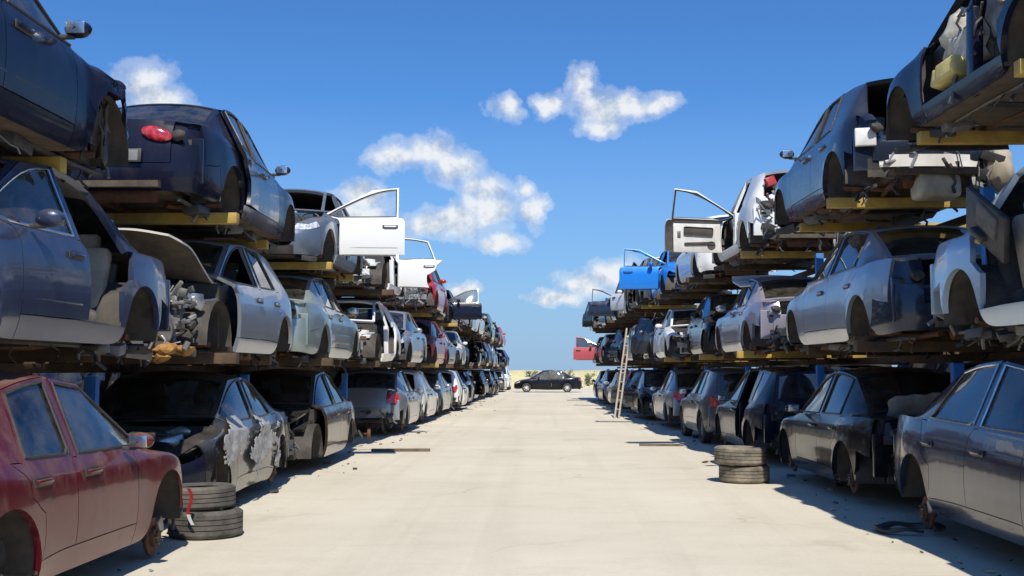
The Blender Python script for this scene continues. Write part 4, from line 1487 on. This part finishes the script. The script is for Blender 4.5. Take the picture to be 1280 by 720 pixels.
# dark navy saloon on the right top tier: airbags, foam and a seat back fill its door openings
r = car_of('dark navy saloon stuffed'); S = SH['saloon']
def extra(nm, mb, mats, parent, loc=(0, 0, 0), rot=(0, 0, 0), smooth=60):
    return obj(nm, mb.mesh(nm, mats, smooth), parent, loc, rot)
for c, d, m, sd, rot in (((.42, .62, .92), (.20, .14, .24), M_AIRBAG, 1, (.3, .2, 0)), ((.12, .66, .70), (.26, .12, .20), M_AIRBAG, 2, (0, .5, .2)),
                         ((.55, .60, .62), (.14, .14, .16), M_AIRBAG, 4, (0, 0, 0)), ((-.55, .55, .80), (.3, .2, .32), M_GREYP, 6, (0, .3, 0))):
    b = MB(); b.blob((0, 0, 0), d, 0, sd, .28, 3, (0, 0, 0), 2.2)
    extra('airbag', b, [m], r, c, rot, 80)
b = MB(); b.box((0, 0, 0), (.26, .20, .17), 0, (0, 0, 0), .03)
extra('foam_block', b, [M_YFOAM], r, (.18, .80, .52), (.2, .2, .3))
b = MB(); b.box((0, 0, 0), (.16, .18, .16), 0, (0, 0, 0), .03)
extra('foam_block', b, [M_YFOAM], r, (.38, .80, .50), (.1, -.1, .5))
b = MB()
for k in range(14):
    p = Vector((rnd.uniform(-.8, .6), rnd.uniform(.55, .8), rnd.uniform(.45, 1.1)))
    pts = [p.copy()]
    for q in range(5):
        p += Vector((rnd.uniform(-.1, .1), rnd.uniform(-.05, .05), rnd.uniform(-.12, .03)))
        pts.append(p.copy())
    b.tube(pts, rnd.choice((.008, .012, .018)), 6, rnd.choice((0, 0, 1)))
extra('cable_loom', b, [M_BLACK, M_GREYP], r)
b = MB()
b.box((0, 0, 0), (.12, .42, .62), 0, (0, 0, 0), .05); b.box((.05, 0, -.34), (.4, .42, .12), 0, (0, 0, 0), .05)
extra('front_seat', b, [M_GSEAT], r, (-.15, .36, .78), (0, -.2, 0))
b = MB()
for k in range(14):
    b.blob((rnd.uniform(-.2, .2), rnd.uniform(-.1, .12), rnd.uniform(-.25, .25)), (rnd.uniform(.04, .10), .06, rnd.uniform(.04, .12)), rnd.choice((0, 1, 2)), k, .2, 2)
extra('trim_debris', b, [M_BRIGHT, M_GREYP, M_CHROME], r, (-.70, .66, .98))

# the torn front wing of the first car on the left top tier: crumpled back and creased
r = car_of('dark navy saloon with a torn')
for o in list(r.children):
    if o.name.startswith('fender') and 'label' in o.keys():
        me = o.data.copy()
        for v in me.vertices:
            t = max(0.0, v.co.x - .12)
            q = v.co * 4.0
            w = min(1, t * 2.2)
            v.co.x = min(v.co.x, .12) + t * .62
            v.co += (noise.noise_vector(q) * .09 + noise.noise_vector(q * 2.6) * .035) * w
            v.co.y -= .16 * t
            v.co.z += .05 * t
        o.data = me
        for i in (0, 1):
            pass
b = MB()
rnd = random.Random(31)
for k in range(9):
    x = S['xf'] + rnd.uniform(-.30, .22); z = rnd.uniform(.62, .78)
    vs = []
    for q in range(6):
        w = .09 * (1 - q / 7)
        zz = z - q * rnd.uniform(.07, .11)
        vs += [(x - w + rnd.uniform(-.03, .03), -.80 + rnd.uniform(-.04, .04), zz), (x + w + rnd.uniform(-.03, .03), -.80 + rnd.uniform(-.04, .04), zz)]
    b.add(vs, [(2 * q, 2 * q + 1, 2 * q + 3, 2 * q + 2) for q in range(5)])
o = extra('torn_liner', b, [M_BLACK], r)
o.modifiers.new('thick', 'SOLIDIFY').thickness = .008

# steel blue hatchback at the top right: plastic tank and cables below its beam
r = car_of('steel blue hatchback with a bare'); S = SH['hatch']
b = MB(); b.box((0, 0, 0), (.30, .46, .26), 0, (0, 0, .1), .07); b.cyl((0, .1, .12), (0, .1, .2), .035, None, 10, 1)
extra('plastic_tank', b, [M_PALEP, M_BLACK], r, (S['xt'] + .14, -.05, .18), (0, .1, 0))
b = MB(); b.box((0, 0, 0), (.04, .22, .20), 0, (0, 0, 0), .015)
extra('tail_patch', b, [M_WHITE], r, (S['xt'] + .13, .68, .72), (0, .05, -.2))
b = MB(); b.blob((0, 0, 0), (.16, .15, .26), 0, 3, .12, 3)
extra('seat_foam', b, [M_BEIGE], r, (S['xt'] + .15, -.72, .38), (0, .1, .2))

# black saloon on the right: boot lining and fuel hose left in the open tail
r = car_of('black saloon with its boot'); S = SH['saloon']
b = MB()
nx, ny = 10, 12
vs = []
for i in range(nx):
    for j in range(ny):
        u, v = i / (nx - 1), j / (ny - 1)
        k = noise.noise(Vector((u * 3, v * 3, 2)))
        k2 = noise.noise(Vector((u * 7, v * 7, 5)))
        vs.append((S['xr'] - .34 - .16 * u + .05 * k, lerp(-.50, .52, v) + .03 * k2, .84 + .36 * u - .07 * (abs(v - .5) * 2) ** 3 + .03 * k2 * u))
b.add(vs, [(i * ny + j, i * ny + j + 1, (i + 1) * ny + j + 1, (i + 1) * ny + j) for i in range(nx - 1) for j in range(ny - 1)])
o = extra('boot_lining', b, [simple('felt_lining', (.34, .32, .275), (.20, .185, .16), .95, scale=6)], r)
md = o.modifiers.new('thick', 'SOLIDIFY'); md.thickness = .02
b = MB(); b.cyl((0, 0, 0), (0, 0, .09), .07, .05, 12, 0); b.cyl((0, .02, .09), (0, .02, .18), .03, .03, 10, 1)
b.tube([(0, 0, 0), (-.03, .02, -.16), (.0, -.02, -.30), (-.05, .0, -.40)], .014, 6, 1)
extra('fuel_filler', b, [M_GREYP, M_ALU], r, (S['xt'] + .06, .30, .56))

# pale blue shell: loose black trim panel leaning out of it
S = SH['saloon']; r = car_of('pale blue doorless')
def world_of(root, p): return Matrix.Translation(root.location) @ root.rotation_euler.to_matrix().to_4x4() @ Vector(p)
p = world_of(r, (-.90, -.84, .98))
t = empty('door_trim', p, (.25, .55, r.rotation_euler.z + .12))
tag(t, 'black door trim panel with grey pad leaning from the pale blue shell', 'door trim')
b = MB(); b.box((0, 0, 0), (.62, .05, .38), 0, (0, 0, 0), .02)
obj('trim_board', b.mesh('trim_board', [M_BLACK]), t)
b = MB(); b.box((0, 0, 0), (.30, .03, .19), 0, (0, 0, 0), .015)
obj('pad', b.mesh('pad', [M_GSEAT]), t, (.05, -.03, .06), (0, .1, 0))
b = MB(); b.box((0, 0, 0), (.2, .07, .05), 0, (0, 0, 0), .02)
obj('armrest', b.mesh('armrest', [M_BLACK]), t, (-.05, -.04, -.1))
for x, sd in ((.25, 3), (-.5, 8)):
    b = MB()
    b.box((-.02, 0, 0), (.5, .5, .2), 0, (0, -.1, 0), .06); b.box((-.28, 0, .38), (.15, .48, .62), 0, (0, -.25, 0), .06); b.blob((-.38, 0, .76), (.07, .14, .10), 0, sd, .05, 3)
    obj('loose_seat', b.mesh('loose_seat', [M_SEAT if x > 0 else M_BEIGE]), r, (x, -.40, .36), (0, 0, .1))
b = MB(); b.box((0, 0, 0), (.34, .1, .15), 0, (0, 0, 0), .04)
obj('sill_bracket', b.mesh('sill_bracket', [PT['paleblue']]), r, (-.1, -.80, .40))

# junk heaped in the open tail of the white hatchback
r = car_of('white hatchback with open tail'); S = SH['hatch']
b = MB(); rnd = random.Random(91)
for k in range(60):
    c = (S['xt'] + rnd.uniform(.12, .7), rnd.uniform(-.58, .58), rnd.uniform(.45, 1.25))
    b.box(c, (rnd.uniform(.04, .3), rnd.uniform(.04, .25), rnd.uniform(.03, .18)), rnd.choice((0, 0, 0, 0, 1, 2, 3)), (rnd.uniform(-.8, .8), rnd.uniform(-.8, .8), rnd.uniform(-.8, .8)), .012)
for k in range(24):
    p = Vector((S['xt'] + rnd.uniform(.05, .4), rnd.uniform(-.6, .6), rnd.uniform(.6, 1.3))); pts = [p.copy()]
    for q in range(6):
        p += Vector((rnd.uniform(-.08, .06), rnd.uniform(-.1, .1), rnd.uniform(-.16, .03))); pts.append(p.copy())
    b.tube(pts, rnd.choice((.008, .014, .02)), 6, rnd.choice((0, 0, 1)))
extra('loose_trim', b, [M_BLACK, M_GREYP, M_REDP, M_WHITE], r)

# number plate recess on the dark navy saloon up left
r = car_of('dark navy saloon tail'); S = SH['saloon']
b = MB(); b.box((0, 0, 0), (.025, .56, .13), 1, (0, 0, 0), .006); b.box((-.012, 0, 0), (.012, .50, .105), 0, (0, 0, 0), .004)
obj('number_plate', b.mesh('number_plate', [M_GREYP, M_BLACK]), r, (S['xt'] - .012, 0, .60), (0, .05, 0))
b = MB(); b.blob((0, 0, 0), (.03, .15, .07), 0, 1, .02, 3, (.25, 0, 0))
obj('tail_light', b.mesh('tail_light', [M_TAIL]), r, (S['xt'] + .05, -.40, .82), (0, .1, .12))

# torn silver film clinging to the wreck on the left
r = car_of('wrecked dark car'); S = SH['bent']
nx, nz = 110, 60
vs = []
for i in range(nx):
    for j in range(nz):
        u, v = i / (nx - 1), j / (nz - 1)
        x = lerp(S['xf'] + .25, S['xB'] - .85, u)
        z = lerp(1.00, .32, v)
        q = Vector((x * 2.4, z * 2.4, 4.0))
        y = S['hw'] * 1.0 + .025 + .03 * noise.noise(q) + .02 * noise.noise(q * 3) + .008 * noise.noise(q * 9) - (1.1 * (z - .86) if z > .86 else 0)
        vs.append((x + .02 * noise.noise(q * 2), y, z))
fs = []
for i in range(nx - 1):
    for j in range(nz - 1):
        u, v = i / (nx - 1), j / (nz - 1)
        k = noise.noise(Vector((u * 4 + v * 1.5, v * 2.2 - u, 9))) + .45 * noise.noise(Vector((u * 11, v * 5, 1))) + .2 * noise.noise(Vector((u * 34, v * 18, 5)))
        edge = abs(v - (.30 + .28 * u)) * 1.5
        if k > -.30 + edge:
            fs.append((i * nz + j, i * nz + j + 1, (i + 1) * nz + j + 1, (i + 1) * nz + j))
b = MB(); b.add(vs, fs)
o = obj('plastic_film', b.mesh('plastic_film', [M_FILM], 70), None, r.location, r.rotation_euler)
md = o.modifiers.new('thick', 'SOLIDIFY'); md.thickness = .004
tag(o, 'torn silver film clinging to the doors of the wrecked dark car', 'plastic film')

# intake and bright hoses on the wreck's engine
b = MB()
b.tube([(1.0, .15, .80), (1.05, .38, .86), (.95, .60, .84), (.80, .66, .80)], .055, 10, 0)
b.tube([(1.3, -.1, .74), (1.15, .1, .84), (1.2, .4, .80), (1.32, .55, .70)], .03, 8, 1)
b.box((1.15, -.30, .80), (.30, .42, .10), 2, (.1, .1, .2), .03)
b.box((1.30, .35, .76), (.16, .26, .12), 0, (.2, -.2, .5), .03)
extra('intake_pipe', b, [M_BRIGHT, M_ALU, M_BLACK], r)
# cooling parts and oily lumps hanging from the silver hatchback's bare nose
r = car_of('silver hatchback with raised'); S = SH['hatch']
b = MB()
rnd = random.Random(12)
for k in range(80):
    c = (S['xn'] - rnd.uniform(.05, .5), rnd.uniform(-.75, .80), rnd.uniform(.15, .80))
    b.box(c, (rnd.uniform(.02, .10), rnd.uniform(.03, .14), rnd.uniform(.02, .09)), rnd.choice((0, 0, 0, 1, 2, 3, 4)), (rnd.uniform(-.7, .7), rnd.uniform(-.7, .7), rnd.uniform(-.7, .7)), .01)
b.lathe([(.05, 0), (.18, 0), (.20, .02), (.20, .06), (.18, .06)], 20, 0, 'Y', (0, 0, 0)) if False else None
for k in range(34):
    p = Vector((S['xn'] - rnd.uniform(.05, .4), rnd.uniform(-.7, .8), rnd.uniform(.35, .85))); pts = [p.copy()]
    for q in range(5):
        p += Vector((rnd.uniform(-.08, .08), rnd.uniform(-.1, .1), rnd.uniform(-.13, .05))); pts.append(p.copy())
    b.tube(pts, rnd.choice((.008, .014, .022)), 6, rnd.choice((0, 0, 1, 4)))
extra('nose_wreckage', b, [M_BLACK, M_BRIGHT, M_GREYP, M_RUST, M_ALU], r)
b = MB(); b.cyl((0, 0, 0), (.05, 0, 0), .22, .22, 26, 0); b.cyl((.05, 0, 0), (.07, 0, 0), .06, .05, 14, 1)
for k in range(7):
    t = 2 * PI * k / 7
    b.box((.058, .12 * math.cos(t), .12 * math.sin(t)), (.01, .16, .06), 1, (t, .4, 0), .004)
extra('cooling_fan', b, [M_GREYP, M_BLACK], r, (S['xn'] - .12, .40, .42), (0, .25, .1))
b = MB()
for k in range(7):
    b.blob((rnd.uniform(-.1, .1), rnd.uniform(-.22, .22), rnd.uniform(-.06, .06)), (.07, .09, .05), 0, k, .4, 2)
extra('oily_rag', b, [M_ORANGE], r, (S['xn'] - .12, .50, .18))
# shattered panel on the black saloon's tail and the white shell's nose
for text, key, sd in (('black saloon with its boot', 'saloon', 4),):
    r = car_of(text); S = SH[key]; rnd = random.Random(sd)
    sgn = -1 if 'tail' in text or 'boot' in text else 1
    xe = S['xt'] if sgn < 0 else S['xn']
    b = MB()
    for k in range(30):
        c = (xe - sgn * rnd.uniform(.12, .38), rnd.uniform(-.62, .62), rnd.uniform(.2, .6))
        b.box(c, (rnd.uniform(.02, .1), rnd.uniform(.04, .2), rnd.uniform(.03, .14)), rnd.choice((0, 0, 0, 2, 2, 3)), (rnd.uniform(-.7, .7), rnd.uniform(-.7, .7), rnd.uniform(-.7, .7)), .008)
    for k in range(14):
        p = Vector((xe - sgn * rnd.uniform(.1, .3), rnd.uniform(-.62, .62), rnd.uniform(.35, .7))); pts = [p.copy()]
        for q in range(5):
            p += Vector((rnd.uniform(-.06, .06), rnd.uniform(-.08, .08), rnd.uniform(-.13, .03))); p.z = max(p.z, .04); pts.append(p.copy())
        b.tube(pts, rnd.choice((.008, .012, .018)), 6, rnd.choice((0, 0, 0, 2)))
    extra('broken_mounts', b, [M_BLACK, M_BRIGHT, M_GREYP, M_RUST], r)

# ------------------------------------------------------------------ tyres lying about
TY = {'a': tyre_mesh(.325, .20, .225, M_DUSTY_RUBBER), 'b': tyre_mesh(.335, .205, .23, M_DUSTY_RUBBER), 'd': tyre_mesh(.31, .20, .20, M_SHADED_RUBBER), 'c': tyre_mesh(.32, .20, .235, M_SHADED_RUBBER)}
def tyre(k, x, y, z, label, group, tilt=(0, 0), spin=0):
    o = obj('tyre', TY[k], None, (x, y, z), (PI / 2 + tilt[0], tilt[1], spin))
    tag(o, label, 'tyre', group)
tyre('a', 2.50, 14.85, .115, 'lower dusty tyre under another, in front of the dark navy estate', 'two dusty tyres stacked at right', (0, 0), .3)
tyre('b', 2.45, 14.83, .345, 'upper dusty tyre lying on another, in front of the dark navy estate', 'two dusty tyres stacked at right', (.015, .02), 1.1)
tyre('c', -3.05, 9.88, .120, 'lower grey tyre of the pile beside the front of the maroon saloon', 'grey tyres piled at left', (0, 0), .8)
tyre('d', -3.12, 9.92, .340, 'upper grey tyre of the pile beside the front of the maroon saloon', 'grey tyres piled at left', (-.01, .015), 2.1)

# ------------------------------------------------------------------ small things on the ground
def plank(name, x, y, z, L, w, h, rz, mat, label, cat, ry=0.0, rx=0.0):
    b = MB(); b.box((0, 0, 0), (L, w, h), 0, (0, 0, 0), min(w, h) * .12)
    o = obj(name, b.mesh(name, [mat]), None, (x, y, z), (rx, ry, rz))
    tag(o, label, cat)
plank('wooden_board', -2.72, 20.2, .025, 1.05, .16, .045, .06, M_WOOD, 'grey board lying on the ground near the dark bronze saloon at left', 'board')
plank('wooden_board', 2.10, 21.8, .022, .85, .12, .04, -.03, M_WOOD, 'short thin board lying on the ground at right beyond the dusty tyres', 'board')
# narrow ladder leaning on the right row
t = empty('ladder', (1.95, 34.2, 0))
tag(t, 'narrow pale ladder leaning against the middle tier of the right row', 'ladder')
top = Vector((.42, .45, 2.75))
for k in (-1, 1):
    b = MB(); b.cyl((k * .06, -k * .05, 0), top + Vector((k * .06, -k * .05, 0)), .03, .028, 8, 0)
    obj('rail', b.mesh('rail', [M_PALEWOOD]), t)
for k in range(1, 10):
    c = top * (k / 10)
    b = MB(); b.cyl(c + Vector((-.06, .05, 0)), c + Vector((.06, -.05, 0)), .016, None, 6, 0)
    obj('rung', b.mesh('rung', [M_PALEWOOD]), t)
# splash guard lying under the limousine
b = MB()
vs = []
n = 26
for k in range(n):
    t = lerp(-.3, PI * 1.45, k / (n - 1))
    for rr, zz in ((.24, .02), (.34, .03), (.335, .055), (.25, .05)):
        vs.append((rr * math.cos(t) * 1.05, rr * math.sin(t) * .75, zz + .012 * math.sin(5 * t)))
fs = []
for k in range(n - 1):
    for q in range(4):
        fs.append((4 * k + q, 4 * k + (q + 1) % 4, 4 * k + 4 + (q + 1) % 4, 4 * k + 4 + q))
fs += [(0, 1, 2, 3), (4 * n - 4, 4 * n - 1, 4 * n - 2, 4 * n - 3)]
b.add(vs, fs)
o = obj('wheel_liner', b.mesh('wheel_liner', [M_BLACK]), None, (3.22, 10.35, 0), (0, 0, .4)); tag(o, 'curved black plastic liner on the ground behind the gunmetal limousine', 'wheel liner')
# red and white strap hanging by the tyres
b = MB()
pts = [(-3.06 + .02 * math.sin(k), 9.42 + .012 * k, .46 - .045 * k) for k in range(8)]
vs = []
for x, y, z in pts:
    vs += [(x - .014, y, z), (x + .014, y, z), (x + .014, y + .006, z), (x - .014, y + .006, z)]
fs = []
fm = []
for k in range(7):
    for q in range(4):
        fs.append((4 * k + q, 4 * k + (q + 1) % 4, 4 * k + 4 + (q + 1) % 4, 4 * k + 4 + q)); fm.append(0 if k < 5 else 1)
b.add(vs, fs); b.m = fm
o = obj('strap', b.mesh('strap', [M_REDP, M_WHITE])); tag(o, 'short red strap with white end hanging before the grey tyres', 'strap')

# engine and axle scrap lying on the ground between bronze and cream saloons
def scrap_heap(loc, rz, label, seed):
    rr = random.Random(seed)
    t = empty('engine_scrap', loc, (0, 0, rz))
    tag(t, label, 'engine')
    b = MB()
    b.box((0, 0, .25), (.55, .42, .42), 1, (0, .05, .1), .04); b.box((.02, 0, .49), (.5, .3, .08), 0, (0, 0, .1), .03)
    b.cyl((-.3, 0, .25), (-.72, .03, .22), .19, .10, 14, 1)
    for k in range(18):
        b.box((rr.uniform(-.4, .4), rr.uniform(-.28, .28), rr.uniform(.08, .5)), (rr.uniform(.05, .2), rr.uniform(.05, .16), rr.uniform(.04, .14)), rr.choice((0, 0, 2, 1, 3)), (rr.uniform(-.5, .5), rr.uniform(-.5, .5), rr.uniform(0, 3)), .01)
    obj('engine_block', b.mesh('engine_block', [M_BLACK, M_ALU, M_GREYP, M_RUST]), t)
    b = MB()
    for k in range(8):
        p = Vector((rr.uniform(-.4, .4), rr.uniform(-.3, .3), .45)); pts = [p.copy()]
        for q in range(5):
            p += Vector((rr.uniform(-.1, .1), rr.uniform(-.1, .1), rr.uniform(-.13, .04))); p.z = max(p.z, .03); pts.append(p.copy())
        b.tube(pts, rr.choice((.012, .02, .026)), 6, 0)
    obj('hoses', b.mesh('hoses', [M_BLACK]), t)
    b = MB(); b.cyl((0, -.6, .2), (0, .6, .24), .03, None, 10, 0); b.lathe([(0, .03), (.13, .03), (.14, 0), (.13, -.03), (0, -.03)], 18, 0, 'Y', (0, .6, .24)); b.lathe([(0, .03), (.13, .03), (.14, 0), (.13, -.03), (0, -.03)], 18, 0, 'Y', (0, -.6, .2))
    obj('axle', b.mesh('axle', [M_RUST]), t, (.5, 0, 0))
scrap_heap((-4.15, 21.6, 0), 1.7, 'oily engine lying on the ground beyond the dark bronze saloon at left', 3)

# ------------------------------------------------------------------ vehicles closing the far end
far = make_car('saloon_car', SH['saloon'], PT['black'], -.35, 75.5, 0, PI, gone=(), wheels='wheel', rimm=M_WHITE, glassm=M_GLASSD)
tag(far, 'black saloon with white wheels parked across the far end of the aisle', 'saloon car')
v = make_car('van', SH['van'], PT['white'], -4.05, 84.6, 0, -PI / 2, wheels='wheel', glassm=M_GLASS2, detail=1)
tag(v, 'small white van parked past the far end of the left row', 'van')

# ------------------------------------------------------------------ shrubs on the bank
M_LEAF = simple('dry_leaf', (.11, .115, .05), (.17, .165, .075), .8, scale=3)
def shrub(x, y, z, h, w, n, label, seed):
    rr = random.Random(seed)
    t = empty('shrub', (x, y, z)); tag(t, label, 'shrub', 'shrubs on the bank')
    b = MB()
    tips = []
    for k in range(7):
        a = rr.uniform(0, 6.28); q = Vector((math.cos(a) * w * rr.uniform(.2, .9), math.sin(a) * w * .5, h * rr.uniform(.55, 1)))
        b.tube([(0, 0, -.2), q * .5 + Vector((0, 0, .08 * h)), q], .022, 5, 0); tips.append(q)
    obj('stems', b.mesh('stems', [M_WOOD]), t)
    b = MB()
    for k in range(n):
        q = rr.choice(tips) * rr.uniform(.45, 1.05) + Vector((rr.gauss(0, .12), rr.gauss(0, .12), rr.gauss(0, .10)))
        a = Vector((rr.gauss(0, 1), rr.gauss(0, 1), rr.gauss(0, 1))).normalized(); c = a.orthogonal().normalized()
        s = rr.uniform(.05, .11)
        b.add([q - a * s, q + c * s * .5, q + a * s, q - c * s * .5], [(0, 1, 2, 3)])
    obj('leaves', b.mesh('leaves', [M_LEAF], 0), t)
shrub(-1.9, 98.6, 1.0, 0.45, .6, 120, 'low olive shrub on the bank left of the black saloon', 2)
shrub(1.45, 97.2, .35, 1.3, .55, 110, 'tall sparse shrub on the bank right of the black saloon', 3)
shrub(3.0, 97.0, .3, 1.0, .9, 220, 'bushy shrub on the bank beside the end of the right row', 4)

# ------------------------------------------------------------------ litter swept to the edges of the aisle
rr = random.Random(63)
b = MB()
for k in range(300):
    side = rr.choice('LR')
    y = 6 + 50 * rr.random() ** 1.8
    x0 = xplane(side, y)
    off = rr.gauss(.0, .32)
    x = x0 + (off if side == 'L' else -off) * 1.0
    s = rr.choice((.015, .02, .03, .03, .05, .07)) * rr.uniform(.6, 1.5)
    b.box((x, y, .006 + s * .12), (s, s * rr.uniform(.3, 1.2), s * .3), rr.choice((0, 0, 0, 1, 2, 3, 4)), (rr.uniform(-.3, .3), rr.uniform(-.3, .3), rr.uniform(0, 3)))
o = obj('litter', b.mesh('litter', [M_BLACK, M_GREYP, M_RUST, M_PALEWOOD, M_BRIGHT], 0)); o['kind'] = 'stuff'; tag(o, 'small broken bits of plastic and metal along the aisle edges', 'litter')

# ------------------------------------------------------------------ spare panels pushed in on top of stored cars
def spare(text, key, part, mats, lx, ly, lz, rot, label, cat, name):
    r = car_of(text); S = SH[key]
    o = obj(name, S['meshes'][part], None, world_of(r, (lx, ly, lz)), (rot[0], rot[1], r.rotation_euler.z + rot[2]), mats)
    tag(o, label, cat)
spare('pale green grey saloon', 'saloon', 'bonnet', {0: PT['dark'], 1: M_DARK}, .35, 0, 1.50, (.05, -.05, .1), 'dark loose bonnet lying on the roof of the pale green grey saloon', 'bonnet', 'bonnet')
spare('mauve silver saloon', 'compact', 'bonnet', {0: PT['white'], 1: M_DARK}, .2, .1, 1.47, (-.03, -.04, 2.9), 'white loose bonnet lying on the roof of the mauve silver saloon', 'bonnet', 'bonnet')
spare('silver saloon missing boot lid', 'hatch', 'boot', {0: PT['grey'], 1: M_DARK}, -.9, .0, 1.49, (.03, -1.25, .15), 'grey loose tailgate lying on the roof of the silver saloon missing its lamps', 'tailgate', 'tailgate')
